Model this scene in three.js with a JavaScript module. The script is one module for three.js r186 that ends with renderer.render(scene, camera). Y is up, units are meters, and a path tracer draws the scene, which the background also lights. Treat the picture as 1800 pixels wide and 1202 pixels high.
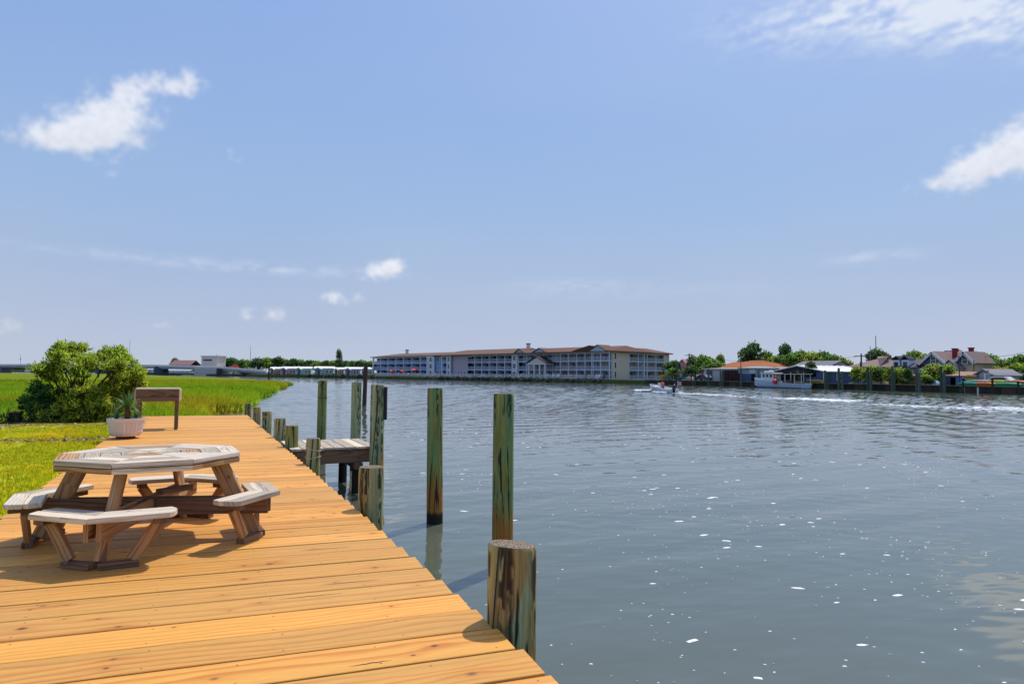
import * as THREE from 'three';
import { mergeGeometries } from 'three/addons/utils/BufferGeometryUtils.js';
import { MarchingCubes } from 'three/addons/objects/MarchingCubes.js';

// ---------------------------------------------------------------- camera, sky, sun, exposure
const DECK = 0.9, EYE = DECK + 1.4, FOCAL = 1180;
const YAW = Math.atan(555 / FOCAL), PITCH = Math.atan(56 / FOCAL), ROLL = THREE.MathUtils.degToRad(0.5);
const scene = new THREE.Scene();
const camera = new THREE.PerspectiveCamera(2 * THREE.MathUtils.radToDeg(Math.atan(601 / FOCAL)), 1800 / 1202, 0.1, 9000);
camera.rotation.order = 'YXZ';
camera.position.set(0, EYE, 0);
camera.rotation.set(PITCH, -YAW, ROLL);

const SUN = new THREE.Vector3(0.47, 1, -0.28).normalize();
const sun = new THREE.DirectionalLight(new THREE.Color().setRGB(1.0, 0.93, 0.82), 3.2);
sun.position.copy(SUN).multiplyScalar(120);
sun.target.position.set(0, 0, 0);
sun.castShadow = true;
sun.shadow.mapSize.set(4096, 4096);
Object.assign(sun.shadow.camera, { left: -60, right: 60, top: 60, bottom: -60, near: 1, far: 400 });
sun.shadow.radius = 2;
scene.add(sun, sun.target);

const renderer = new THREE.WebGLRenderer({ antialias: true });
renderer.toneMapping = THREE.LinearToneMapping;
renderer.toneMappingExposure = 1.12;
renderer.shadowMap.enabled = true;

// ---------------------------------------------------------------- random numbers and noise
function rng(seed) { let a = seed >>> 0; return () => { a = (a + 0x6D2B79F5) | 0; let t = Math.imul(a ^ (a >>> 15), 1 | a); t = (t + Math.imul(t ^ (t >>> 7), 61 | t)) ^ t; return ((t ^ (t >>> 14)) >>> 0) / 4294967296; }; }
const PERM = new Float32Array(65536); { const r = rng(7); for (let i = 0; i < 65536; i++) PERM[i] = r(); }
const hash = (x, y) => PERM[((Math.imul(x, 374761393) + Math.imul(y, 668265263)) ^ (Math.imul(x, 668265263) >>> 13)) & 65535];
function vn(x, y) { // value noise 0..1
  const xi = Math.floor(x), yi = Math.floor(y); let fx = x - xi, fy = y - yi;
  fx = fx * fx * (3 - 2 * fx); fy = fy * fy * (3 - 2 * fy);
  const a = hash(xi, yi), b = hash(xi + 1, yi), c = hash(xi, yi + 1), d = hash(xi + 1, yi + 1);
  return a + (b - a) * fx + (c - a) * fy + (a - b - c + d) * fx * fy;
}
function fbm(x, y, o = 4) { let s = 0, a = 0.5, t = 0; for (let i = 0; i < o; i++) { s += a * vn(x, y); t += a; x = x * 2.03 + 17.3; y = y * 2.03 + 9.1; a *= 0.5; } return s / t; }
const sstep = (a, b, x) => { const t = Math.min(1, Math.max(0, (x - a) / (b - a))); return t * t * (3 - 2 * t); };
const lerp = (a, b, t) => a + (b - a) * t;
const clamp = (x, a, b) => Math.min(b, Math.max(a, x));

// ---------------------------------------------------------------- sky: air and clouds
{
  const W = 2048, H = 1024, data = new Float32Array(W * H * 4);
  const stops = [[-90, .40, .47, .58], [0, .44, .495, .61], [3, .405, .47, .615], [8, .335, .44, .63], [14, .272, .41, .655], [21, .232, .37, .655], [30, .20, .335, .65], [50, .225, .36, .68], [90, .20, .32, .62]];
  // [azimuth, elevation, half width, half height, tilt, strength] in degrees, cumulus first
  const cum = [[-7.6, 16.7, 3.0, 1.5, .14, 1], [-9.3, 15.9, 2.2, .9, .1, .7], [-5.4, 18.3, 2.1, 1.7, .5, .8], [-4.8, 20.4, 1.6, 1.2, .3, .55], [-2.6, 20.7, 1.6, .9, .3, .5], [-1.1, 21.2, 1.1, .9, .2, .66], [-7.2, 18.6, 1.6, .8, .3, .4],
    [1.7, 16.6, 1.0, .6, 0, .42], [-6.1, 14.5, .9, .6, 0, .34], [14.3, 8.5, 1.5, .75, .25, .95], [15.2, 8.9, .8, .8, 0, .8], [10.3, 6.1, .9, .65, -.2, .62], [12.2, 6.2, .5, .4, 0, .6], [5.8, 4.5, 1.1, .5, .1, .6], [3.7, 4.5, .7, .5, 0, .34],
    [-2.1, 3.4, 1.0, .4, 0, .42], [-11.9, 3.0, 1.0, .6, 0, .5], [60.2, 14.4, 2.2, 1.1, .28, .9], [63.0, 15.2, 3.0, 1.7, .25, 1.1], [57.6, 13.9, 1.3, .55, .2, .6], [66.5, 15.4, 3.4, 2.0, .1, 1.1], [71, 15, 3.0, 1.5, 0, .9]];
  const r = rng(91);
  for (let i = 0; i < 46; i++) { const az = 80 + r() * 260, el = 4 + 38 * r() * r(), s = .6 + r() * 1.6; for (let k = 0; k < 3; k++) cum.push([az + (r() - .5) * 4 * s, el + (r() - .5) * s, (1 + r()) * s, (.5 + r() * .5) * s, (r() - .5) * .5, .5 + r() * .5]); }
  const cir = [[1, 8.3, 11, .42, -.015, .30], [9, 8.35, 5, .3, 0, .2], [31, 7.6, 4.2, .38, 0, .26], [53.4, 9.0, 3.4, .45, 0, .28], [47, 26.2, 5, 1.6, -.1, .42], [54.5, 26.3, 6, 2.2, -.2, .75], [60, 25, 6, 2.4, -.25, .7], [66, 24, 6, 2.4, -.25, .7], [35, 7, 9, .6, 0, .12]];
  const nb = 72, binsC = Array.from({ length: nb }, () => []), binsI = Array.from({ length: nb }, () => []);
  const put = (bins, c) => { for (let b = 0; b < nb; b++) { const mid = b * 5 + 2.5; let d = Math.abs(((c[0] - mid + 540) % 360) - 180); if (d < c[2] * 2.6 + 3) bins[b].push(c); } };
  cum.forEach((c) => put(binsC, c)); cir.forEach((c) => put(binsI, c));
  const sunAz = Math.atan2(SUN.x, -SUN.z), sunEl = Math.asin(SUN.y);
  for (let j = 0; j < H; j++) {
    const el = ((j + .5) / H - .5) * 180, ce = Math.cos(el * Math.PI / 180), se = Math.sin(el * Math.PI / 180);
    let k = 0; while (k < stops.length - 2 && el > stops[k + 1][0]) k++;
    const A = stops[k], B = stops[k + 1], t = clamp((el - A[0]) / (B[0] - A[0]), 0, 1);
    for (let i = 0; i < W; i++) {
      const phi = ((i + .5) / W - .5) * 2 * Math.PI, dx = Math.cos(phi), dz = Math.sin(phi);
      const az = Math.atan2(dx, -dz) * 180 / Math.PI;
      let R = lerp(A[1], B[1], t), G = lerp(A[2], B[2], t), Bl = lerp(A[3], B[3], t);
      const cs = ce * Math.cos(sunEl) * Math.cos(az * Math.PI / 180 - sunAz) + se * Math.sin(sunEl), ang = Math.acos(clamp(cs, -1, 1)) * 180 / Math.PI;
      const glow = .09 * Math.exp(-ang / 40) + 1.8 * Math.exp(-ang / 11);
      R += glow * 1.0; G += glow * .95; Bl += glow * .85;
      if (el > 0) {
        const haze = fbm(az * .05 + 3, el * .12, 3) - .5; R += haze * .035; G += haze * .025;
        const bin = ((Math.floor(az / 5) % nb) + nb) % nb;
        let dens = 0, hi = 0;
        for (const c of binsC[bin]) {
          let x = ((az - c[0] + 540) % 360) - 180, y = el - c[1]; x *= Math.cos(c[1] * Math.PI / 180);
          const xr = x * Math.cos(c[4]) + y * Math.sin(c[4]), yr = -x * Math.sin(c[4]) + y * Math.cos(c[4]);
          const yy = yr < 0 ? yr / (c[3] * .72) : yr / c[3];
          const g = Math.exp(-(xr * xr / (c[2] * c[2]) + yy * yy)); dens += g * c[5]; hi = Math.max(hi, g * c[5] * (yr / c[3]));
        }
        if (dens > .03) {
          const n = fbm(az * .9 + 40, el * 1.15, 5), n2 = fbm(az * 3.1 + 7, el * 3.6 + 5, 4);
          let m = sstep(.06, 1.25, dens * 1.2 + (n - .5) * 1.25 + (n2 - .5) * .85 - .04) * sstep(.03, .16, dens);
          const sh = .70 + .16 * clamp(n2 + hi, 0, 1);
          R = lerp(R, sh * .97, m * .78); G = lerp(G, sh * .98, m * .78); Bl = lerp(Bl, sh * 1.03, m * .78);
        }
        let ci = 0; for (const c of binsI[bin]) {
          let x = ((az - c[0] + 540) % 360) - 180, y = el - c[1]; const yr = y - x * c[4];
          ci += c[5] * Math.exp(-(x * x / (c[2] * c[2]) + yr * yr / (c[3] * c[3])));
        }
        if (ci > .01) { const n = fbm(az * .35 + el * .5, el * 1.7 - az * .25, 5), n2 = fbm(az * 1.2 + el * 1.9, el * 4.2 - az * .8, 4); const m = clamp(ci * (sstep(.3, .75, n) * .7 + sstep(.4, .7, n2) * .55), 0, .8); R = lerp(R, .74, m); G = lerp(G, .78, m); Bl = lerp(Bl, .85, m); }
      }
      const o = (j * W + i) * 4; data[o] = R; data[o + 1] = G; data[o + 2] = Bl; data[o + 3] = 1;
    }
  }
  const sky = new THREE.DataTexture(data, W, H, THREE.RGBAFormat, THREE.FloatType);
  sky.mapping = THREE.EquirectangularReflectionMapping; sky.magFilter = THREE.LinearFilter; sky.minFilter = THREE.LinearFilter; sky.needsUpdate = true;
  scene.background = sky; scene.environment = sky;
}

// ---------------------------------------------------------------- helpers
const taken = new Map();
function numbered(n) { const k = taken.get(n) || 0; taken.set(n, k + 1); return k ? n + '_' + String(k).padStart(3, '0') : n; }
function shade(o) { o.traverse((c) => { if (c.isMesh) { c.castShadow = true; c.receiveShadow = true; } }); return o; }
function thing(name, label, category, pos = [0, 0, 0], turn = 0, group) {
  const o = new THREE.Group(); o.name = numbered(name); o.position.set(...pos); o.rotation.y = turn;
  o.userData = { label, category }; if (group) o.userData.group = group; scene.add(o); return o;
}
function part(parent, name, geo, mat, pos, rot) {
  const m = new THREE.Mesh(geo, mat); m.name = name; if (pos) m.position.set(...pos); if (rot) m.rotation.set(...rot);
  m.castShadow = m.receiveShadow = true; parent.add(m); return m;
}
function solo(name, geo, mat, label, category, group, kind) {
  const m = new THREE.Mesh(geo, mat); m.name = numbered(name); m.castShadow = m.receiveShadow = true;
  m.userData = { label, category }; if (group) m.userData.group = group; if (kind) m.userData.kind = kind; scene.add(m); return m;
}
function structure(name, geo, mat, label) { const m = new THREE.Mesh(geo, mat); m.name = numbered(name); m.castShadow = m.receiveShadow = true; m.userData = { kind: 'structure', label: label || '', category: name.replace(/_/g, ' ') }; scene.add(m); return m; }
const lin = (r, g, b) => new THREE.Color().setRGB(r, g, b);
const M = (r, g, b, rough = .85, extra = {}) => new THREE.MeshPhysicalMaterial({ color: lin(r, g, b), roughness: rough, specularIntensity: rough > .8 ? .3 : 1, ...extra });
function dataTex(W, H, fn, srgb = true) {
  const d = new Uint8Array(W * H * 4), c = [0, 0, 0];
  for (let j = 0; j < H; j++) for (let i = 0; i < W; i++) { fn(i, j, c); const o = (j * W + i) * 4; d[o] = clamp(c[0], 0, 255); d[o + 1] = clamp(c[1], 0, 255); d[o + 2] = clamp(c[2], 0, 255); d[o + 3] = 255; }
  const t = new THREE.DataTexture(d, W, H, THREE.RGBAFormat); t.wrapS = t.wrapT = THREE.RepeatWrapping; t.magFilter = THREE.LinearFilter; t.minFilter = THREE.LinearMipmapLinearFilter; t.generateMipmaps = true;
  if (srgb) t.colorSpace = THREE.SRGBColorSpace; t.needsUpdate = true; return t;
}
// chamfered bar, length along x, height y, width z, centred; uv: u along (metres * us), v across from v0 over vs
function bar(L, h, w, ch = 0.004, uv = { u0: 0, us: 1, v0: 0, vs: 1, girth: 0 }) {
  const a = h / 2, b = w / 2, prof = [[-a, -b + ch], [-a + ch, -b], [a - ch, -b], [a, -b + ch], [a, b - ch], [a - ch, b], [-a + ch, b], [-a, b - ch]]; // [y, z]
  const pos = [], nor = [], uvs = [], idx = [];
  const U = (x) => uv.u0 + (x + L / 2) * uv.us, V = (y, z) => uv.v0 + (z + b) / w * uv.vs + (a - y) * (uv.girth || 0);
  for (let k = 0; k < 8; k++) {
    const p = prof[k], q = prof[(k + 1) % 8]; let ny = q[1] - p[1], nz = -(q[0] - p[0]); const l = Math.hypot(ny, nz); ny /= l; nz /= l;
    const my = (p[0] + q[0]) / 2, mz = (p[1] + q[1]) / 2; if (ny * my + nz * mz < 0) { ny = -ny; nz = -nz; }
    const o = pos.length / 3;
    for (const [x, c] of [[-L / 2, p], [L / 2, p], [L / 2, q], [-L / 2, q]]) { pos.push(x, c[0], c[1]); nor.push(0, ny, nz); uvs.push(U(x), V(c[0], c[1])); }
    // (1,0,0) x (q - p) against the normal decides the winding
    if ((-(q[1] - p[1])) * ny + (q[0] - p[0]) * nz > 0) idx.push(o, o + 1, o + 2, o, o + 2, o + 3); else idx.push(o, o + 2, o + 1, o, o + 3, o + 2);
  }
  for (const s of [-1, 1]) { const o = pos.length / 3; for (const c of prof) { pos.push(s * L / 2, c[0], c[1]); nor.push(s, 0, 0); uvs.push(U(s * L / 2) + c[0] * .3, V(a, c[1])); } for (let k = 1; k < 7; k++) s > 0 ? idx.push(o, o + k, o + k + 1) : idx.push(o, o + k + 1, o + k); }
  const g = new THREE.BufferGeometry(); g.setAttribute('position', new THREE.Float32BufferAttribute(pos, 3)); g.setAttribute('normal', new THREE.Float32BufferAttribute(nor, 3)); g.setAttribute('uv', new THREE.Float32BufferAttribute(uvs, 2)); g.setIndex(idx); return g;
}
function box(w, h, d, x = 0, y = 0, z = 0) { const g = new THREE.BoxGeometry(w, h, d); g.translate(x, y, z); return g; }
// a bar from point a to point b; its width axis stays horizontal
function strutGeo(a, b, h, w, uv) {
  const A = new THREE.Vector3(...a), B = new THREE.Vector3(...b), d = B.clone().sub(A), L = d.length(), g = bar(L, h, w, .004, uv);
  d.normalize(); const side = new THREE.Vector3().crossVectors(d, new THREE.Vector3(0, 1, 0)); if (side.lengthSq() < 1e-6) side.set(0, 0, 1); side.normalize();
  const up = new THREE.Vector3().crossVectors(side, d).normalize();
  g.applyMatrix4(new THREE.Matrix4().makeBasis(d, up, side).setPosition(A.add(B).multiplyScalar(.5))); return g;
}
// a board cut to a polygon seen from above [[x, z] ...]; along: unit vector of the grain
function polyBoard(pts, y0, h, along, uv) {
  const sh = new THREE.Shape(pts.map(([x, z]) => new THREE.Vector2(x, -z)));
  const g = new THREE.ExtrudeGeometry(sh, { depth: h - .006, bevelEnabled: true, bevelSize: .003, bevelThickness: .003, bevelOffset: -.003, bevelSegments: 1, steps: 1 });
  g.rotateX(-Math.PI / 2); g.translate(0, y0 + .003, 0);
  const p = g.attributes.position, q = g.attributes.uv; let v0 = 1e9; const cross = (x, z) => -x * along[1] + z * along[0];
  for (const [x, z] of pts) v0 = Math.min(v0, cross(x, z));
  for (let i = 0; i < p.count; i++) { const x = p.getX(i), y = p.getY(i), z = p.getZ(i); q.setXY(i, uv.u0 + (x * along[0] + z * along[1]) * uv.us, uv.v0 + (cross(x, z) - v0 + (y0 + h - y) * .5) * uv.vs); }
  return g;
}

// ---------------------------------------------------------------- wood
function woodTexture(seed, rows, W, HR, len, wid, pal, o = {}) { // rows boards stacked in v
  const r = rng(seed), B = [];
  for (let k = 0; k < rows; k++) {
    const kn = []; const n = Math.floor((o.knots ?? 3.5) * (.4 + r() * 1.2)); for (let i = 0; i < n; i++) kn.push([r() * len, (.12 + r() * .76) * wid, (.006 + r() * r() * .016) * (o.knotSize ?? 1), r() < .3]);
    const cracks = []; if (r() < (o.cracks ?? .3)) cracks.push([r() * len, (.2 + r() * .6) * wid, .06 + r() * .16, (r() - .5) * .12]);
    B.push({ v0: (-.3 + r() * 1.6) * wid, d: .03 + r() * .12, s: r() * 100, tone: (r() - .5), warm: (r() - .5), rings: (o.rings ?? 34) * (.7 + r() * .7), kn, cracks });
  }
  return dataTex(W, HR * rows, (i, j, c) => {
    const k = Math.floor(j / HR), b = B[k], U = i / W * len, V = ((j % HR) + .5) / HR * wid;
    let bend = 0, dark = 0, red = 0;
    for (const q of b.kn) { const du = (U - q[0]) * .38, dv = V - q[1], d = Math.hypot(du, dv); if (d < q[2] * 7) { const e = Math.exp(-(d * d) / (q[2] * q[2] * 5)); bend += e * q[2] * 1.3; red += e * .55; const e2 = Math.exp(-((U - q[0]) ** 2 * .55 + dv * dv) / (q[2] * q[2] * .42)); dark += e2 * (q[3] ? .95 : .55); } }
    const w1 = (fbm(U * 1.5 + b.s, V * 5, 3) - .5) * (o.warp ?? .05), w2 = (vn(U * 5 + b.s, V * 22) - .5) * .006;
    const rr = Math.hypot(V - b.v0 + w1 + w2 + bend, b.d + .12 * (vn(U * .4 + b.s * 3, 3.3) - .3));
    const q = rr * b.rings, f = q - Math.floor(q); let late = sstep(.35, .86, f) * (1 - sstep(.9, 1, f));
    late *= .45 + .9 * vn(q * .9 + b.s, U * .5);
    const fib = vn(U * 9 + b.s, V * 620) - .5, fib2 = vn(U * 26, V * 260 + b.s) - .5, broad = fbm(U * .8 + b.s, V * 14, 3) - .5;
    let t = clamp(late * (o.contrast ?? .62) + broad * .55 + red * .6, 0, 1);
    for (const cr of b.cracks) { const x = U - cr[0]; if (Math.abs(x) < cr[2]) { const dv = V - cr[1] - x * cr[3] - (vn(x * 60 + b.s, 1) - .5) * .006, hw = (o.crackW ?? .0035) * (1 - (x / cr[2]) ** 2); dark += sstep(hw * 1.6, hw * .5, Math.abs(dv)) * .95; } }
    let lum = 1 + b.tone * (o.tone ?? .10) + fib * (o.fibre ?? .10) + fib2 * .05 + broad * .12;
    if (o.nails) for (const nx of o.nails) for (const nv of [.16, .84]) { const d = Math.hypot(U - nx - (hash(k, Math.round(nx * 9)) - .5) * .03, V - nv * wid - (hash(k + 9, Math.round(nx * 7)) - .5) * .012); if (d < .009) { dark += sstep(.0065, .003, d) * .85; red += .1; } }
    if (o.check) { const cq = vn(U * 2.2 + b.s, V * 130); dark += sstep(.80, .93, cq) * o.check * (.4 + vn(U * 1.3, V * 9 + b.s)); }
    for (let ch = 0; ch < 3; ch++) { let v = lerp(pal[0][ch], pal[1][ch], t) * lum; v = lerp(v, pal[2][ch], clamp(dark, 0, 1)); c[ch] = v; }
    c[0] += b.warm * 5; c[2] -= b.warm * 9;
    if (o.post) o.post(U, V, c, b);
  });
}

// ---------------------------------------------------------------- water
const waves = []; { const r = rng(5); for (let i = 0; i < 34; i++) { const l = .32 * Math.pow(9, (i + .5) / 34), a = 1.02 + (r() - .5) * 2.0 * (.5 + .5 * r()); waves.push({ kx: Math.cos(a) * 6.283 / l, kz: Math.sin(a) * 6.283 / l, p: r() * 6.283, l, s: .0185 * (l < .8 ? .8 : 1), k: 6.283 / l, long: l > 1.05 }); } }
function waterMask(x, z) { // how lively the surface is: calm in the lee of the deck, wind ripples farther out
  const r = Math.hypot(x, z), n = fbm(x * .045 + 11, z * .045 + 3, 3), cats = fbm(x * .012 + 5, z * .02, 3);
  const far = sstep(9, 34, r + (n - .5) * 26); return [.26 + .15 * sstep(8, 30, r) + .75 * sstep(26, 70, r), .06 + far * (.14 + .42 * cats) + .8 * sstep(24, 60, r)];
}
function waterAt(x, z, out) {
  const [ml, ms] = waterMask(x, z), r = Math.hypot(x, z), cut = r < 22 ? 0 : r < 60 ? .6 : r < 130 ? .75 : .75 + (r - 130) * .02; let h = 0, gx = 0, gz = 0;
  for (const w of waves) { const q = w.kx * x + w.kz * z + w.p + .6 * Math.sin(x * .23 + w.p * 3) + .6 * Math.sin(z * .19 + w.p * 5), s = w.l < cut ? 0 : w.s * (w.long ? ml : ms), c = Math.cos(q) * s; h += Math.sin(q) * s / w.k; gx += c * w.kx / w.k; gz += c * w.kz / w.k; }
  out[0] = h; out[1] = gx; out[2] = gz; return out;
}
{
  const radii = [0, .6, 1.2]; let r0 = 1.8; while (r0 < 420) { radii.push(r0); r0 += r0 < 130 ? Math.min(.30, Math.max(.034, r0 * r0 / 3400)) : Math.max(.3, (r0 - 130) * .06 + .3); } while (r0 < 7000) { radii.push(r0); r0 *= 1.25; } radii.push(7000);
  const angs = []; for (let a = -30; a < 80; a += .115) angs.push(a); for (let a = 80; a < 330; a += 5) angs.push(a); angs.push(330);
  const nr = radii.length, na = angs.length, pos = new Float32Array(nr * na * 3), nor = new Float32Array(nr * na * 3), uv = new Float32Array(nr * na * 2), rnd = rng(3), o = [0, 0, 0];
  for (let i = 0; i < nr; i++) for (let j = 0; j < na; j++) {
    const edge = j === 0 || j === na - 1 || i < 3 || i > nr - 4; const R = radii[i], dR = i < nr - 1 ? radii[i + 1] - R : 0, dense = angs[j] < 80;
    const rr = edge ? R : R + (rnd() - .5) * .5 * dR, aa = ((j === na - 1 ? -30 : angs[j]) + (edge || !dense ? 0 : (rnd() - .5) * .06)) * Math.PI / 180;
    const x = rr * Math.sin(aa), z = -rr * Math.cos(aa), k = i * na + j; waterAt(x, z, o);
    const f = R > 1500 ? 0 : 1; pos[k * 3] = x; pos[k * 3 + 1] = o[0] * f; pos[k * 3 + 2] = z; const l = Math.hypot(o[1], 1, o[2]); nor[k * 3] = -o[1] / l; nor[k * 3 + 1] = 1 / l; nor[k * 3 + 2] = -o[2] / l; uv[k * 2] = x / 5.3; uv[k * 2 + 1] = z / 5.3;
  }
  const idx = new Uint32Array((nr - 1) * (na - 1) * 6); let p = 0;
  for (let i = 0; i < nr - 1; i++) for (let j = 0; j < na - 1; j++) { const a = i * na + j, b = a + 1, c = a + na, d = c + 1; idx[p++] = a; idx[p++] = b; idx[p++] = c; idx[p++] = b; idx[p++] = d; idx[p++] = c; }
  const g = new THREE.BufferGeometry(); g.setAttribute('position', new THREE.BufferAttribute(pos, 3)); g.setAttribute('normal', new THREE.BufferAttribute(nor, 3)); g.setAttribute('uv', new THREE.BufferAttribute(uv, 2)); g.setIndex(new THREE.BufferAttribute(idx, 1));
  // fine ripples: tileable sum of waves as a normal map
  const N = 512, comp = [], r = rng(17); for (let i = 0; i < 60; i++) { const kx = Math.round((r() - .5) * 34), ky = Math.round(3 + r() * 40) * (r() < .5 ? 1 : 1); const k = Math.hypot(kx, ky); comp.push([kx * .8 | 0, ky, r() * 6.283, 1 / Math.pow(k, .6)]); }
  const nm = dataTex(N, N, (i, j, c) => { let gx = 0, gy = 0; for (const q of comp) { const ph = 6.28318 * (q[0] * i + q[1] * j) / N + q[2], s = Math.cos(ph) * q[3]; const k = Math.hypot(q[0], q[1]); gx += s * q[0] / k; gy += s * q[1] / k; } c[0] = 127.5 - gx * 34; c[1] = 127.5 - gy * 34; c[2] = 255; const l = Math.hypot(c[0] - 127.5, c[1] - 127.5, 127.5); c[0] = 127.5 + (c[0] - 127.5) / l * 127.5; c[1] = 127.5 + (c[1] - 127.5) / l * 127.5; c[2] = 127.5 + 127.5 * 127.5 / l; }, false);
  const mat = new THREE.MeshPhysicalMaterial({ color: lin(.092, .108, .080), roughness: .05, ior: 1.6, normalMap: nm, normalScale: new THREE.Vector2(.07, .07) });
  structure('water', g, mat, 'blue grey rippled channel water reaching from the boardwalk to the far shore');
}

// ---------------------------------------------------------------- lawn and marsh
function sheet(x0, x1, nx, z0, z1, nz, hf, cf, inside) {
  const pos = [], col = [], uv = [], idx = [];
  for (let j = 0; j <= nz; j++) for (let i = 0; i <= nx; i++) { const x = lerp(x0, x1, i / nx), z = lerp(z0, z1, j / nz); pos.push(x, hf(x, z), z); uv.push(x, z); if (cf) col.push(...cf(x, z)); }
  for (let j = 0; j < nz; j++) for (let i = 0; i < nx; i++) { const a = j * (nx + 1) + i; if (inside && !inside(lerp(x0, x1, (i + .5) / nx), lerp(z0, z1, (j + .5) / nz))) continue; const b = a + 1, c = a + nx + 1, d = c + 1; z1 < z0 ? idx.push(a, b, c, b, d, c) : idx.push(a, c, b, b, c, d); }
  const g = new THREE.BufferGeometry(); g.setAttribute('position', new THREE.Float32BufferAttribute(pos, 3)); g.setAttribute('uv', new THREE.Float32BufferAttribute(uv, 2)); if (cf) g.setAttribute('color', new THREE.Float32BufferAttribute(col, 3)); g.setIndex(idx); g.computeVertexNormals(); return g;
}
function inPoly(P, x, z) { let s = false; for (let i = 0, j = P.length - 1; i < P.length; j = i++) if ((P[i][1] > z) !== (P[j][1] > z) && x < (P[j][0] - P[i][0]) * (z - P[i][1]) / (P[j][1] - P[i][1]) + P[i][0]) s = !s; return s; }
const lawnH = (x, z) => .80 + .03 * vn(x * .5, z * .5) + .012 * vn(x * 2, z * 2) - (z < -22.6 ? sstep(-22.6, -24.6, z) * .25 : 0);
const debris = (x, z) => { const l = -17.2 - .035 * x + .5 * (vn(x * .5, 2) - .5); return Math.exp(-(((z - l) / .42) ** 2)) * sstep(.30, .55, fbm(x * .9, z * 1.5, 3)); };
function lawnCol(x, z) {
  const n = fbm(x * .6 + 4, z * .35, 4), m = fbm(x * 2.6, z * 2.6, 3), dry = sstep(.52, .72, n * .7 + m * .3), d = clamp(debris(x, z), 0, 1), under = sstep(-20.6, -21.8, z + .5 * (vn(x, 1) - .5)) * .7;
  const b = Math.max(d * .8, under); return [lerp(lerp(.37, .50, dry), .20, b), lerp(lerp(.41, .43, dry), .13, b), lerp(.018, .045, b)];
}
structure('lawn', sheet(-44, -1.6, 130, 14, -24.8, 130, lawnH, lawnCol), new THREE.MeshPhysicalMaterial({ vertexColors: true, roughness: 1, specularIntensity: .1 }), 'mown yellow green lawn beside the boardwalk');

const MARSH = [[-46, -24.2], [-1.2, -24.2], [.2, -26], [.5, -33], [1.0, -37.7], [2.3, -40.6], [2.9, -46], [3.8, -53.6], [6.4, -69], [9.2, -88], [12.6, -111], [14.6, -120], [15.6, -140], [15, -171], [8, -215], [-4.4, -255], [-24.7, -352], [-84, -390], [-420, -400], [-420, -120], [-200, -40], [-60, -24.2]];
const marshIn = (x, z) => inPoly(MARSH, x + 1.1 * (vn(x * .25, z * .25) - .5), z + 1.4 * (vn(z * .3, x * .3) - .5));
function marshCol(x, z) {
  const a = fbm(x * .035 + 2, z * .05 + 7, 4), b = fbm(x * .12, z * .3 + 40, 3), och = sstep(.54, .72, a * .65 + b * .35), dk = sstep(.55, .7, fbm(x * .06 + 50, z * .10, 3));
  return [lerp(lerp(.17, .115, dk), .28, och), lerp(lerp(.31, .245, dk), .265, och), lerp(.012, .022, och)];
}
const marshMat = new THREE.MeshPhysicalMaterial({ vertexColors: true, roughness: 1, specularIntensity: .1 });
const marshEdge = (x, z) => { let d = 1e9; for (let i = 0, j = MARSH.length - 1; i < MARSH.length; j = i++) { const [ax, az] = MARSH[j], [bx, bz] = MARSH[i], dx = bx - ax, dz = bz - az, t = clamp(((x - ax) * dx + (z - az) * dz) / (dx * dx + dz * dz), 0, 1); d = Math.min(d, Math.hypot(x - ax - dx * t, z - az - dz * t)); } return d; };
{
  const g1 = sheet(-60, 20, 110, -24.2, -120, 130, (x, z) => marshIn(x, z) ? .02 + .28 * sstep(0, 2.5, marshEdge(x, z)) : -.25, (x, z) => marshCol(x, z).map((v) => v * .8));
  const g2 = sheet(-420, 20, 220, -120, -402, 150, (x, z) => marshIn(x, z) ? .10 + .55 * sstep(0, 5, marshEdge(x, z)) : -.3, (x, z) => marshCol(x, z).map((v, i) => v * [.85, .66, .5][i]));
  const g3 = sheet(-420, -60, 90, -24.2, -120, 40, (x, z) => marshIn(x, z) ? .3 : -.3, (x, z) => marshCol(x, z).map((v, i) => v * [.85, .66, .5][i]));
  structure('marsh_ground', mergeGeometries([g1, g2, g3]), marshMat, 'flat green salt marsh reaching out to the bridge');
}
function tuft(seed, n, h, spread, wid, lean) { // blades of grass, each a bent strip of three triangles
  const r = rng(seed), pos = [], nor = [], idx = [];
  for (let i = 0; i < n; i++) {
    const a = r() * 6.283, d = Math.sqrt(r()) * spread, bx = Math.cos(a) * d, bz = Math.sin(a) * d, t = r() * 6.283, hh = h * (.6 + r() * .5), le = lean * (.3 + r()) * hh, cx = Math.cos(t) * wid / 2, cz = Math.sin(t) * wid / 2, lx = Math.cos(t + 1.57) * le, lz = Math.sin(t + 1.57) * le, o = pos.length / 3;
    pos.push(bx - cx, 0, bz - cz, bx + cx, 0, bz + cz, bx - cx * .8 + lx * .35, hh * .6, bz - cz * .8 + lz * .35, bx + cx * .8 + lx * .35, hh * .6, bz + cz * .8 + lz * .35, bx + lx, hh, bz + lz);
    for (let k = 0; k < 5; k++) nor.push(Math.cos(t + 1.57) * .15, .98, Math.sin(t + 1.57) * .15); idx.push(o, o + 1, o + 2, o + 1, o + 3, o + 2, o + 2, o + 3, o + 4);
  }
  const g = new THREE.BufferGeometry(); g.setAttribute('position', new THREE.Float32BufferAttribute(pos, 3)); g.setAttribute('normal', new THREE.Float32BufferAttribute(nor, 3)); g.setIndex(idx); return g;
}
const leafMat = (r, g, b, tr = .35) => new THREE.MeshPhysicalMaterial({ color: lin(r, g, b), roughness: .97, specularIntensity: .08, transmission: tr, thickness: 0, side: THREE.DoubleSide });
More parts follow.
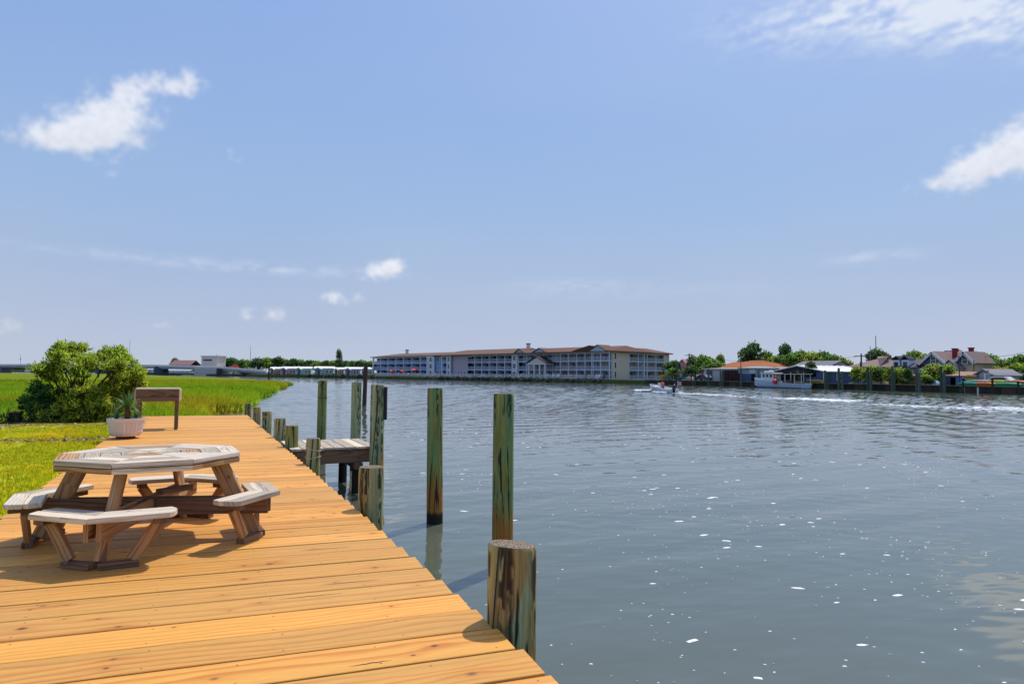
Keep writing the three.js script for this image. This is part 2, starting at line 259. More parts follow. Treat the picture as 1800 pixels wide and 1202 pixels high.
function scatter(name, label, category, geo, mat, n, place) {
  const im = new THREE.InstancedMesh(geo, mat, n), m = new THREE.Matrix4(), q = new THREE.Quaternion(), s = new THREE.Vector3(), p = new THREE.Vector3(), e = new THREE.Euler(), c = new THREE.Color(); let k = 0;
  for (let i = 0; i < n; i++) { const o = place(i); if (!o) continue; p.set(o.x, o.y, o.z); e.set(o.rx || 0, o.ry || 0, o.rz || 0); q.setFromEuler(e); s.set(o.sx || o.s, o.sy || o.s, o.sz || o.s); im.setMatrixAt(k, m.compose(p, q, s)); im.setColorAt(k, c.setRGB(...o.c)); k++; }
  im.count = k; im.name = numbered(name); im.castShadow = im.receiveShadow = true; im.userData = { label, category, kind: 'stuff' }; scene.add(im); return im;
}
{
  const r = rng(31), blade = tuft(1, 16, .62, .2, .024, .38), mat = leafMat(1, 1, 1, .55);
  const vary = (c, r, a) => { const k = 1 + (r() - .5) * a, y = (r() - .5) * .14; return [c[0] * (k + y), c[1] * k, c[2] * k]; };
  scatter('marsh_grass', 'tall green cordgrass covering the near part of the salt marsh', 'grass', blade, mat, 62000, () => {
    const t = r(), z = -24.4 - 100 * t * t, x = lerp(-22 + z * .35, 16, r()); if (!marshIn(x, z) || (x > -6 && z > -25 && x < -1.7)) return null; const e = marshEdge(x, z), far = -z / 60;
    return { x, y: .02 + .22 * sstep(0, 2.5, e), z, ry: r() * 6.28, s: .8 + .35 * r(), sy: (.75 + .35 * r()) * (1 + .25 * vn(x * .1, z * .1)), sx: .9 + far * .9, sz: .9 + far * .9, c: vary(marshCol(x, z), r, .4).map((v, i) => v * [2.5, 2.15, .8][i]) };
  });
  const lawnMat = leafMat(1, 1, 1, .5), short = tuft(2, 9, .028, .08, .006, .7);
  scatter('lawn_grass', 'short yellow green blades of the mown lawn', 'grass', short, lawnMat, 30000, () => {
    const t = r(), z = -3 - 20.5 * t, x = -1.66 - r() * r() * (10 - z * .35); if (x > -1.7) return null; if (r() < debris(x, z) * .9) return null; const thin = sstep(-20.3, -21.6, z); if (r() < thin * .85) return null;
    return { x, y: lawnH(x, z) - .004, z, ry: r() * 6.28, s: 1 + .7 * r(), sy: .7 + r() * .9 + (x > -1.95 ? .8 * r() : 0), c: vary(lawnCol(x, z), r, .5).map((v, i) => v * [2.3, 2.0, 1.2][i]) };
  });
  const chip = new THREE.IcosahedronGeometry(.03, 0);
  scatter('lawn_litter', 'pale wood chips and dry litter strewn on the lawn', 'litter', chip, M(.6, .6, .6), 1500, () => {
    const x = -1.75 - r() * 9, z = -16 - 2.6 * r() + (r() < .25 ? -4 : 0); if (r() > debris(x, z) * 1.1 + (z < -20 ? .6 : .02)) return null; const k = r();
    return { x, y: lawnH(x, z) + .008, z, ry: r() * 6, rx: r(), s: .35 + r() * 1.1, sy: .3 + r() * .3, c: k < .2 ? [.75, .72, .66] : k < .6 ? [.30, .20, .12] : [.12, .07, .04] };
  });
}

// ---------------------------------------------------------------- boardwalk
const PAL_DECK = [[214, 155, 70], [182, 107, 35], [68, 35, 12]];
const deckTex = [11, 12, 13].map((s) => woodTexture(s, 8, 1024, 128, 3.3, .31, PAL_DECK, { rings: 17, contrast: .5, warp: .11, nails: [.08, .62, 1.22, 1.85, 2.5, 3.08], cracks: .75, crackW: .006, knots: 6, knotSize: 1.4, tone: .12, fibre: .09 }));
const deckMat = deckTex.map((t) => new THREE.MeshStandardMaterial({ map: t, roughness: .68 }));
const SKEW = -.0925, PITCHW = .3135;
{
  const g = new THREE.Group(); g.name = 'boardwalk'; g.userData = { kind: 'structure', label: 'boardwalk of new golden pine planks along the water', category: 'boardwalk' }; scene.add(g);
  const r = rng(23); let k = 0;
  for (let z = 2.2; z > -23.2; z -= PITCHW, k++) {
    const row = Math.floor(r() * 8), L = 3.165 + (r() - .5) * .02, w = PITCHW - (r() < .15 ? .008 : .017 + r() * .011), flip = r() < .5;
    const geo = bar(L, .04, w, .0035, { u0: flip ? 1 : 0, us: (flip ? -1 : 1) / 3.3, v0: (row + .02) / 8, vs: .96 / 8, girth: .1 });
    const m = part(g, 'plank', geo, deckMat[k % 3], [-.045 + (r() - .5) * .016, DECK - .02 + (r() - .5) * .003, z], [0, SKEW + (r() - .5) * .0012, (r() - .5) * .0012]);
  }
  const dark = M(.12, .075, .04, .9), stringer = woodTexture(51, 2, 512, 64, 4, .25, [[120, 90, 62], [86, 60, 40], [40, 28, 20]], {}), sm = new THREE.MeshStandardMaterial({ map: stringer, roughness: .85 });
  for (const x of [-1.5, -.5, .5, 1.42]) part(g, 'stringer', bar(25.4, .24, .06, .004, { u0: 0, us: .25, v0: 0, vs: .5 }), sm, [x, DECK - .163, -10.5], [0, Math.PI / 2, 0]);
  for (let i = 0; i < 128; i++) part(g, 'sheet_pile', bar(1.6, .05, .196, .008, { u0: hash(i, 2), us: .25, v0: .5 * (i % 2), vs: .5 }), sm, [1.30 + .012 * (i % 2), -.2 + .05, 2 - i * .2], [0, 0, Math.PI / 2]);
}

// ---------------------------------------------------------------- pilings
function pileTexture(seed, kind) { // u round the pile, v up it: 2.8 m from 0.6 m under water
  const r = rng(seed), st = []; for (let i = 0; i < 9; i++) st.push([r(), .05 + r() * .06, .25 + r() * .5, r()]);
  return dataTex(256, 1024, (i, j, c) => {
    const u = i / 256, y = j / 1024 * 2.8 - .6, uw = u * 8, au = Math.sin(u * 6.2832), bu = Math.cos(u * 6.2832);
    const f1 = fbm(au * 3 + seed + y * .6, bu * 3 + y * 2.1, 4), grain = fbm(au * 14 + seed + y * 1.2, bu * 14 + y * 2.6, 4), fine = vn(au * 60 + y * 7, bu * 60 + y * 9), blot = fbm(au * 1.6 + seed * 2, y * 3.4 + bu * 1.6, 4);
    let R, G, B;
    if (kind === 'brown') { R = 132; G = 116; B = 66; const gr = sstep(.38, .64, f1 + .25 * (au > 0 ? au : 0)); R = lerp(R, 128, gr); G = lerp(G, 132, gr); B = lerp(B, 94, gr); const or = sstep(.52, .72, blot) * .5; R = lerp(R, 138, or); G = lerp(G, 94, or); B = lerp(B, 44, or); }
    else if (kind === 'pale') { R = 134; G = 142; B = 104; const br = sstep(.48, .70, blot) * .7; R = lerp(R, 136, br); G = lerp(G, 126, br); B = lerp(B, 82, br); const te = sstep(.55, .75, f1) * .35; R = lerp(R, 104, te); G = lerp(G, 140, te); B = lerp(B, 112, te); }
    else { R = 114; G = 114; B = 62; const te = sstep(.44, .66, f1) * .5; R = lerp(R, 58, te); G = lerp(G, 120, te); B = lerp(B, 80, te); const ol = sstep(.50, .72, blot) * .8; R = lerp(R, 104, ol); G = lerp(G, 100, ol); B = lerp(B, 44, ol); }
    let k = .95 + grain * .5 + (fine - .5) * .22;
    const dkAmt = kind === 'pale' ? .75 : .95;
    let dk = sstep(.64, .74, fbm(au * 4.5 + seed * 3 + y, bu * 4.5 + y * 2.4, 4)) * dkAmt; for (const s of st) { let d = Math.abs(u - s[0]); d = Math.min(d, 1 - d); const len = s[2]; const top = kind === 'green' ? 2.05 : 1.3; dk = Math.max(dk, sstep(s[1] * (.3 + .5 * vn(y * 9, s[3] * 50)), 0, d) * sstep(len + .15, len - .3, top - y) * sstep(.3, .62, vn(y * 14 + s[3] * 90, u * 40)) * .95); }
    k *= 1 - dk * .78;
    R *= k; G *= k; B *= k;
    const wob = (fbm(au * 3 + seed, bu * 3, 3) - .5) * .30;
    const low = sstep(.78, .42, y + wob * 1.4) * sstep(.36, .55, f1 * .5 + blot * .5 + .12); R = lerp(R, 138 * k + 10, low * .85); G = lerp(G, 84 * k + 4, low * .85); B = lerp(B, 26 * k, low * .85);
    const wet = sstep(.20, .12, y + wob * .22); R = lerp(R, 26, wet); G = lerp(G, 24, wet); B = lerp(B, 14, wet);
    c[0] = R; c[1] = G; c[2] = B;
  });
}
const pileTex = { brown: [pileTexture(3, 'brown'), pileTexture(8, 'brown')], pale: [pileTexture(4, 'pale'), pileTexture(9, 'pale')], green: [pileTexture(5, 'green'), pileTexture(6, 'green')] };
const pileMat = Object.fromEntries(Object.entries(pileTex).map(([k, v]) => [k, v.map((t) => new THREE.MeshStandardMaterial({ map: t, roughness: .88, bumpMap: t, bumpScale: .012 }))]));
const endTex = dataTex(256, 256, (i, j, c) => { const x = i / 128 - 1, y = j / 128 - 1, d = Math.hypot(x, y) + .05 * fbm(x * 3 + 5, y * 3 + 5, 3), ring = Math.sin(d * 46) * .5 + .5, sp = vn(i * .28, j * .28), sp2 = vn(i * .6 + 80, j * .6), rad = vn(Math.atan2(y, x) * 9 + 20, d * 3); let k = .55 + .25 * ring + (sp - .5) * .7 + (sp2 - .5) * .5 - .35 * sstep(.75, .95, rad); c[0] = 205 * k; c[1] = 180 * k; c[2] = 152 * k; });
const endMat = new THREE.MeshStandardMaterial({ map: endTex, roughness: .95, bumpMap: endTex, bumpScale: .012 });
function pile(x, z, top, dia, kind, v, label, o = {}) {
  const t = thing('piling', label, 'piling', [x, 0, z], o.turn ?? (x * 7 + z * 3), o.group);
  if (o.lean) t.rotation.z = o.lean; if (o.leanx) t.rotation.x = o.leanx;
  const n = 28, m = 26, pos = [], uv = [], idx = [], y0 = -.6, sd = x * 13 + z * 7, R = dia / 2;
  const rad = (u, y) => { const a = u * 6.2832; return R * (1 + .06 * (fbm(Math.cos(a) * 1.6 + sd, Math.sin(a) * 1.6 + y * .25, 2) - .5) + .05 * (fbm(Math.cos(a) * 6 + sd, Math.sin(a) * 6 + y * .8, 3) - .5)) * (1 + (o.taper ?? .02) * (top - y)) - (y > top - .02 ? (y - top + .02) * .45 : 0); };
  const topY = (a) => top + (o.slope || 0) * Math.cos(a + 1) * R;
  for (let j = 0; j <= m; j++) for (let i = 0; i <= n; i++) { const u = i / n, a = u * 6.2832; let y = j === m ? top : lerp(y0, top - .018, j / (m - 1)); const q = rad(i === n ? 0 : u, y); y += (topY(a) - top) * sstep(top - .4, top, y); pos.push(Math.cos(a) * q, y, Math.sin(a) * q); uv.push(u, (y + .6) / 2.8); }
  for (let j = 0; j < m; j++) for (let i = 0; i < n; i++) { const a = j * (n + 1) + i; idx.push(a, a + n + 1, a + 1, a + 1, a + n + 1, a + n + 2); }
  const g = new THREE.BufferGeometry(); g.setAttribute('position', new THREE.Float32BufferAttribute(pos, 3)); g.setAttribute('uv', new THREE.Float32BufferAttribute(uv, 2)); g.setIndex(idx); g.computeVertexNormals();
  { const nn = g.attributes.normal; for (let j = 0; j <= m; j++) { const a = j * (n + 1), b = a + n; for (const f of ['X', 'Y', 'Z']) { const v = (nn['get' + f](a) + nn['get' + f](b)) / 2; nn['set' + f](a, v); nn['set' + f](b, v); } } }
  part(t, 'shaft', g, o.mat || pileMat[kind][v]);
  const cp = [0, top + .004, 0], cu = [.5, .5], ci = []; for (let i = 0; i < n; i++) { const a = i / n * 6.2832, q = rad(i / n, top) + .0005; cp.push(Math.cos(a) * q, topY(a) + .001, Math.sin(a) * q); cu.push(.5 + .46 * Math.cos(a), .5 + .46 * Math.sin(a)); ci.push(0, (i + 1) % n + 1, i + 1); }
  const cg = new THREE.BufferGeometry(); cg.setAttribute('position', new THREE.Float32BufferAttribute(cp, 3)); cg.setAttribute('uv', new THREE.Float32BufferAttribute(cu, 2)); cg.setIndex(ci); cg.computeVertexNormals();
  part(t, 'end_grain', cg, endMat); return t;
}
const GP = 'short pilings along the boardwalk edge', TP = 'tall mooring pilings in the water';
pile(1.668, -3.52, 1.325, .285, 'brown', 0, 'thick brown piling stub nearest the camera with speckled cut top', { group: GP, slope: .1, turn: 2.4 });
pile(1.672, -6.96, 1.325, .258, 'brown', 1, 'short olive brown piling in front of the tall piling with rub board', { group: GP, turn: 1 });
const pRope = pile(1.66, -10.66, 1.285, .215, 'brown', 1, 'slim short piling with a pale line tied round it beside the finger pier', { group: GP, turn: 3.3 });
pile(1.665, -13.24, 1.29, .235, 'green', 0, 'bright green short piling where the finger pier meets the boardwalk', { group: GP, turn: 2 });
pile(1.665, -15.25, 1.30, .245, 'pale', 0, 'pale grey short piling just beyond the finger pier', { group: GP, turn: 4 });
pile(1.665, -18.15, 1.29, .24, 'pale', 1, 'third short piling from the far end of the boardwalk, grey with dark streaks', { group: GP, turn: 5.2 });
pile(1.66, -21.2, 1.25, .23, 'brown', 0, 'second short piling from the far end of the boardwalk', { group: GP, turn: 6 });
pile(1.60, -23.9, 1.25, .22, 'brown', 1, 'farthest short piling at the end of the boardwalk', { group: GP, turn: 2 });
pile(3.36, -7.36, 2.06, .245, 'green', 0, 'tallest looking green piling standing behind the nearest piling stub', { group: TP, turn: 1.2, lean: -.006 });
pile(3.38, -9.91, 2.07, .238, 'green', 1, 'lone green piling with orange base and black waterline in open water', { group: TP, turn: 2.4, lean: -.014 });
const pRub = pile(3.14, -12.66, 2.07, .262, 'pale', 0, 'pale tall piling with a dark rub board at the outer corner of the finger pier', { group: TP, turn: 2.9 });
pile(3.47, -16.05, 2.07, .235, 'pale', 1, 'pale tall piling behind the outer end of the finger pier', { group: TP, turn: .4 });
const pBand = pile(2.9, -17.4, 2.09, .225, 'green', 1, 'dark tall green piling with a wire band behind the middle of the finger pier', { group: TP, turn: 4.4, lean: .012 });
const darkPost = new THREE.MeshStandardMaterial({ map: woodTexture(77, 1, 128, 128, 3, .8, [[88, 58, 48], [58, 36, 30], [26, 18, 16]], { rings: 20 }), roughness: .9 });
pile(10.65, -46.7, 2.84, .27, 'brown', 0, 'slender dark brown leaning piling standing far out in the channel', { mat: darkPost, lean: .03, taper: .04 });
pile(13.2, -142, 3.1, .3, 'brown', 1, 'thin black post at the far tip of the marsh', { mat: M(.03, .028, .03), taper: .0 });
{ const a = pRub.rotation.y, wx = .93, wz = .36, lx = wx * Math.cos(a) - wz * Math.sin(a), lz = wx * Math.sin(a) + wz * Math.cos(a); part(pRub, 'rub_board', box(.05, .62, .12), M(.035, .032, .035), [lx * .152, 1.72, lz * .152], [0, Math.atan2(-lz, lx), 0]); }
part(pBand, 'wire_band', new THREE.TorusGeometry(.12, .008, 6, 28), M(.05, .05, .045, .6), [0, 1.66, 0], [Math.PI / 2, 0, 0]);
{ const pts = []; for (let i = 0; i <= 30; i++) { const a = i / 30 * 6.283; pts.push(new THREE.Vector3(Math.cos(a) * .116, 1.13 + .035 * Math.sin(a + 1), Math.sin(a) * .116)); } part(pRope, 'line', new THREE.TubeGeometry(new THREE.CatmullRomCurve3(pts), 40, .004, 5), M(.6, .56, .5)); const p2 = []; for (let i = 0; i <= 30; i++) { const a = i / 30 * 6.283; p2.push(new THREE.Vector3(Math.cos(a) * .117, 1.0 + .012 * Math.sin(2 * a), Math.sin(a) * .117)); } part(pRope, 'line', new THREE.TubeGeometry(new THREE.CatmullRomCurve3(p2), 40, .004, 5), M(.6, .56, .5)); }

// ---------------------------------------------------------------- finger pier
const greyTex = [21, 22].map((s) => woodTexture(s, 4, 512, 128, 1.6, .15, [[200, 186, 166], [156, 138, 118], [62, 48, 38]], { rings: 70, knots: 1.5, check: .5, contrast: .6, tone: .3, fibre: .18, cracks: .5 }));
const greyMat = greyTex.map((t) => new THREE.MeshStandardMaterial({ map: t, roughness: .9 }));
const brownTex = [24, 25].map((s) => woodTexture(s, 4, 512, 128, 1.6, .15, [[182, 142, 100], [128, 90, 58], [46, 30, 20]], { rings: 60, knots: 1.5, check: .5, contrast: .8, tone: .18, fibre: .16, cracks: .3 }));
const brownMat = brownTex.map((t) => new THREE.MeshStandardMaterial({ map: t, roughness: .86 }));
const darkWoodTex = woodTexture(28, 4, 512, 128, 1.6, .15, [[128, 98, 74], [86, 60, 46], [34, 25, 21]], { rings: 60, check: .6, contrast: .8, tone: .2, fibre: .2 });
const darkWoodMat = new THREE.MeshStandardMaterial({ map: darkWoodTex, roughness: .88 });
const wuv = (r, girth = 1) => ({ u0: r(), us: 1 / 1.6, v0: Math.floor(r() * 4) / 4 + .01, vs: .23, girth });
{
  const r = rng(41), t = thing('finger_pier', 'short grey finger pier of weathered boards jutting from the boardwalk into the channel', 'pier', [1.56, 0, -13.66]);
  for (let i = 0; i < 8; i++) part(t, 'plank', bar(1.62 + (r() - .5) * .03, .038, .184, .005, wuv(r)), greyMat[i % 2], [.14 + i * .2, DECK - .03 + (r() - .5) * .005, 0], [0, Math.PI / 2 + (r() - .5) * .008, 0]);
  for (const z of [.74, -.74]) part(t, 'side_beam', bar(1.52, .26, .05, .005, wuv(r)), darkWoodMat, [.80, DECK - .18, z]);
  part(t, 'cross_beam', bar(1.7, .12, .16, .008, wuv(r)), darkWoodMat, [1.28, DECK - .371, 0], [0, Math.PI / 2, 0]);
  part(t, 'post', new THREE.CylinderGeometry(.085, .09, 1.4, 14), M(.03, .027, .022), [1.28, -.231, .66]);
  part(t, 'post', new THREE.CylinderGeometry(.085, .09, 1.4, 14), M(.03, .027, .022), [1.28, -.231, -.66]);
}

// ---------------------------------------------------------------- picnic table
{
  const r = rng(61), t = thing('picnic_table', 'weathered octagonal wooden picnic table with four attached angled benches on the boardwalk', 'picnic table', [-.32, DECK, -6.42]);
  const rot = THREE.MathUtils.degToRad(-108.2), HT = .715, RT = .715, HS = .385, RV = 1.055;
  const P = (rad, a) => [rad * Math.cos(a), -rad * Math.sin(a)];
  const top = new THREE.Group(); top.name = 'tabletop'; t.add(top);
  const ap = RT * Math.cos(Math.PI / 8), rings = [ap, ap - .148, ap - .296, ap - .444, .004], th = .038;
  for (let k = 0; k < 8; k++) {
    const a0 = rot + k * Math.PI / 4, a1 = a0 + Math.PI / 4, mid = (a0 + a1) / 2, dir = [-Math.sin(mid), -Math.cos(mid)];
    for (let j = 0; j < 4; j++) {
      const ro = rings[j] / Math.cos(Math.PI / 8), ri = (rings[j + 1] + .006) / Math.cos(Math.PI / 8), g = .0022, q = [P(ro, a0), P(ro, a1), P(ri, a1), P(ri, a0)];
      const pts = q.map(([x, z], n) => { const s = (n === 0 || n === 3) ? 1 : -1; return [x + dir[0] * g * s, z + dir[1] * g * s]; });
      part(top, 'board', polyBoard(pts, HT - th + (r() - .5) * .004, th, dir, { u0: r(), us: 1 / 1.6, v0: Math.floor(r() * 4) / 4 + .01, vs: 1.55 }), (k * 5 + j * 3) % 7 === 2 ? brownMat[j % 2] : greyMat[(k + j) % 2]);
    }
    const ro = (ap - .002) / Math.cos(Math.PI / 8), ri = (ap - .10) / Math.cos(Math.PI / 8), q = [P(ro, a0), P(ro, a1), P(ri, a1), P(ri, a0)];
    const pts = q.map(([x, z], n) => { const s = (n === 0 || n === 3) ? 1 : -1; return [x + dir[0] * .001 * s, z + dir[1] * .001 * s]; });
    part(top, 'rim_board', polyBoard(pts, HT - 2 * th - .006, th, dir, { u0: r(), us: 1 / 1.6, v0: Math.floor(r() * 4) / 4 + .02, vs: 1.5 }), k % 3 ? brownMat[1] : greyMat[0]);
  }
  const A3 = (rad, a, y) => { const [x, z] = P(rad, a); return [x, y, z]; };
  for (let k = 0; k < 4; k++) {
    const a = rot + k * Math.PI / 2, al = [Math.cos(a), -Math.sin(a)];
    part(t, 'leg', strutGeo(A3(.835, a, .03), A3(.545, a, HT - 2 * th - .012), .135, .042, wuv(r)), brownMat[k % 2]);
    // pair of beams under the table either side of the leg
    const sd = [-al[1], al[0]], inner = k % 2 ? .01 : .075;
    for (const s of [-1, 1]) { const off = s * .043; part(t, 'beam', strutGeo([al[0] * inner + sd[0] * off, HS - .04 - .071, al[1] * inner + sd[1] * off], [al[0] * .965 + sd[0] * off, HS - .04 - .071, al[1] * .965 + sd[1] * off], .135, .036, wuv(r)), k % 2 ? darkWoodMat : brownMat[s > 0 ? 0 : 1]); }
    const b = new THREE.Group(); b.name = 'bench'; t.add(b);
    for (const s of [-1, 1]) {
      const d = a + s * THREE.MathUtils.degToRad(112.5), dv = [Math.cos(d), -Math.sin(d)], nv = [-Math.cos(a + s * Math.PI / 8), Math.sin(a + s * Math.PI / 8)];
      for (let j = 0; j < 2; j++) {
        const w0 = j * .122, w1 = w0 + .118, L = .565, i0 = w0 * Math.tan(Math.PI / 8), i1 = w1 * Math.tan(Math.PI / 8), V = P(RV, a), cut = j ? .06 : .03;
        const at = (l, w) => [V[0] + dv[0] * l + nv[0] * w, V[1] + dv[1] * l + nv[1] * w];
        const pts = [at(i0 + .002, w0), at(L - (j ? .02 : .05), w0), at(L - (j ? .0 : .02), w0 + .04), at(L - .03 * j, w1), at(i1 + .002, w1)];
        part(b, 'seat_board', polyBoard(s > 0 ? pts : pts.slice().reverse(), HS - th + (r() - .5) * .003, th, dv, { u0: r(), us: 1 / 1.6, v0: Math.floor(r() * 4) / 4 + .02, vs: 1.6 }), greyMat[(j + k) % 2]);
      }
      const V = P(RV - .125 / Math.cos(Math.PI / 8), a), at = (l, y) => [V[0] + dv[0] * l, y, V[1] + dv[1] * l], F = P(.905, a), ft = (l, y) => [F[0] + dv[0] * l, y, F[1] + dv[1] * l];
      const c0 = [V[0] + dv[0] * .40 - nv[0] * .10, HS - th - .021, V[1] + dv[1] * .40 - nv[1] * .10], c1 = [V[0] + dv[0] * .40 + nv[0] * .10, HS - th - .021, V[1] + dv[1] * .40 + nv[1] * .10];
      part(b, 'cleat', strutGeo(c0, c1, .038, .085, wuv(r)), darkWoodMat);
      part(b, 'strut', strutGeo(ft(.225, .05), at(.40, HS - th - .043), .085, .04, wuv(r)), brownMat[(k + (s > 0)) % 2]);
      part(b, 'foot_bar', strutGeo(ft(.022, .023), ft(.27, .023), .044, .075, wuv(r)), darkWoodMat);
    }
  }
  part(t, 'brace', strutGeo(A3(.16, rot + .8, HS + .02), A3(.30, rot + 2.0, HS + .02), .04, .09, wuv(r)), darkWoodMat);
}

// ---------------------------------------------------------------- barrel planter and yucca
{
  const t = thing('barrel_planter', 'pinkish white slatted barrel planter on the boardwalk holding a spiky yucca', 'planter', [-1.28, DECK, -16.02]);
  const m1 = M(.66, .55, .52, .8), m2 = M(.70, .60, .57, .8), n = 26, prof = [[.262, .055], [.302, .13], [.328, .24], [.338, .33], [.345, .41]];
  for (let k = 0; k < n; k++) {
    const a0 = k / n * 6.2832 + .003, a1 = (k + 1) / n * 6.2832 - .003, pos = [], idx = [];
    for (const [rr, y] of prof) for (const [a, q] of [[a0, rr - .002], [a0 + .012, rr], [a1 - .012, rr], [a1, rr - .002], [a1, rr - .022], [a0, rr - .022]]) pos.push(Math.cos(a) * q, y, Math.sin(a) * q);
    for (let j = 0; j < prof.length - 1; j++) for (let i = 0; i < 6; i++) { const a = j * 6 + i, b = j * 6 + (i + 1) % 6; idx.push(a, a + 6, b, b, a + 6, b + 6); }
    const o = (prof.length - 1) * 6; idx.push(o, o + 5, o + 1, o + 1, o + 5, o + 4, o + 1, o + 4, o + 2, o + 2, o + 4, o + 3);
    const g = new THREE.BufferGeometry(); g.setAttribute('position', new THREE.Float32BufferAttribute(pos, 3)); g.setIndex(idx); g.computeVertexNormals(); part(t, 'stave', g, k % 3 ? m1 : m2);
  }
  const hoop = (y0, y1, r0, r1, th) => new THREE.LatheGeometry([[r0, y0], [r0 + th, y0 + .004], [r1 + th, y1 - .004], [r1, y1]].map(([x, y]) => new THREE.Vector2(x, y)), 48);
  part(t, 'rim_hoop', hoop(.345, .418, .338, .346, .010), m2); part(t, 'hoop', hoop(.13, .155, .302, .308, .006), m2);
  part(t, 'base', new THREE.CylinderGeometry(.19, .17, .058, 28), M(.13, .045, .02), [0, .029, 0]);
  part(t, 'floor_disc', new THREE.CylinderGeometry(.245, .24, .02, 28), m1, [0, .066, 0]);
  part(t, 'soil', new THREE.CylinderGeometry(.31, .31, .03, 28), M(.05, .035, .025, 1), [0, .37, 0]);
  const y = thing('yucca', 'spiky dark green yucca with brown trunk growing in the barrel planter', 'yucca', [-1.28, DECK + .385, -16.02]);
  const r = rng(71);
  function leaves(n, len, w, o, lo, hi, droop) { const pos = [], idx = [], col = []; for (let i = 0; i < n; i++) { const a = r() * 6.283, e = lerp(lo, hi, r()), L = len * (.7 + .4 * r()), ca = Math.cos(a), sa = Math.sin(a), q = r(), b0 = pos.length / 3; for (let j = 0; j <= 5; j++) { const s = j / 5, el = e - droop * s * s * (1.2 - e / 1.6), x = Math.cos(el) * L * s, yy = Math.sin(el) * L * s, ww = w * (s < .15 ? .7 : (1 - s) * 1.1 + .02); for (const k of [-1, 0, 1]) { pos.push(o[0] + ca * x - sa * ww * k, o[1] + yy + Math.abs(k) * ww * .35, o[2] + sa * x + ca * ww * k); col.push(lerp(.06, .16, q), lerp(.20, .30, q), lerp(.08, .06, q)); } } for (let j = 0; j < 5; j++) for (let k = 0; k < 2; k++) { const b = b0 + j * 3 + k; idx.push(b, b + 3, b + 1, b + 1, b + 3, b + 4); } } const g = new THREE.BufferGeometry(); g.setAttribute('position', new THREE.Float32BufferAttribute(pos, 3)); g.setAttribute('color', new THREE.Float32BufferAttribute(col, 3)); g.setIndex(idx); g.computeVertexNormals(); return g; }
  const lm = new THREE.MeshPhysicalMaterial({ vertexColors: true, roughness: .5, transmission: .15, thickness: 0, side: THREE.DoubleSide });
  part(y, 'trunk', new THREE.CylinderGeometry(.045, .06, .26, 12), M(.16, .06, .035), [.02, .11, 0]);
  part(y, 'crown', leaves(75, .40, .020, [.02, .24, 0], .05, 1.45, .5), lm);
  part(y, 'side_rosette', leaves(34, .27, .016, [-.17, .02, .06], .15, 1.4, .3), lm);
  part(y, 'side_rosette', leaves(34, .27, .016, [.19, .03, .05], .15, 1.4, .3), lm);
  const dg = leaves(26, .26, .012, [.02, .20, 0], -1.3, -.5, .15); dg.deleteAttribute('color'); part(y, 'dead_leaves', dg, M(.30, .13, .05));
  const d2 = leaves(9, .32, .010, [.24, .04, .08], -.25, .25, .5); d2.deleteAttribute('color'); part(y, 'dead_leaves', d2, M(.38, .19, .07));
}
// ---------------------------------------------------------------- work table
{
  const r = rng(81), t = thing('work_table', 'tall brown wooden work table with a deep boxed top near the end of the boardwalk', 'work table', [-.80, DECK, -18.27]);
  const lm = new THREE.MeshStandardMaterial({ map: darkWoodTex, roughness: .85 });
  for (const [y, h] of [[.87, .17], [.728, .10]]) for (const z of [.35, -.35]) part(t, 'side_board', bar(.90, h, .035, .004, wuv(r)), darkWoodMat, [0, y, z]);
  for (const x of [.468, -.468]) part(t, 'end_board', bar(.735, .275, .035, .004, wuv(r)), greyMat[0], [x, .818, 0], [0, Math.PI / 2, 0]);
  for (let i = 0; i < 5; i++) part(t, 'top_board', bar(.93, .03, .142, .004, wuv(r)), greyMat[i % 2], [0, .972, -.29 + i * .146]);
  for (const x of [.40, -.40]) for (const z of [.285, -.285]) part(t, 'leg', bar(.93, .075, .075, .004, wuv(r)), lm, [x, .466, z], [0, 0, Math.PI / 2]);
}

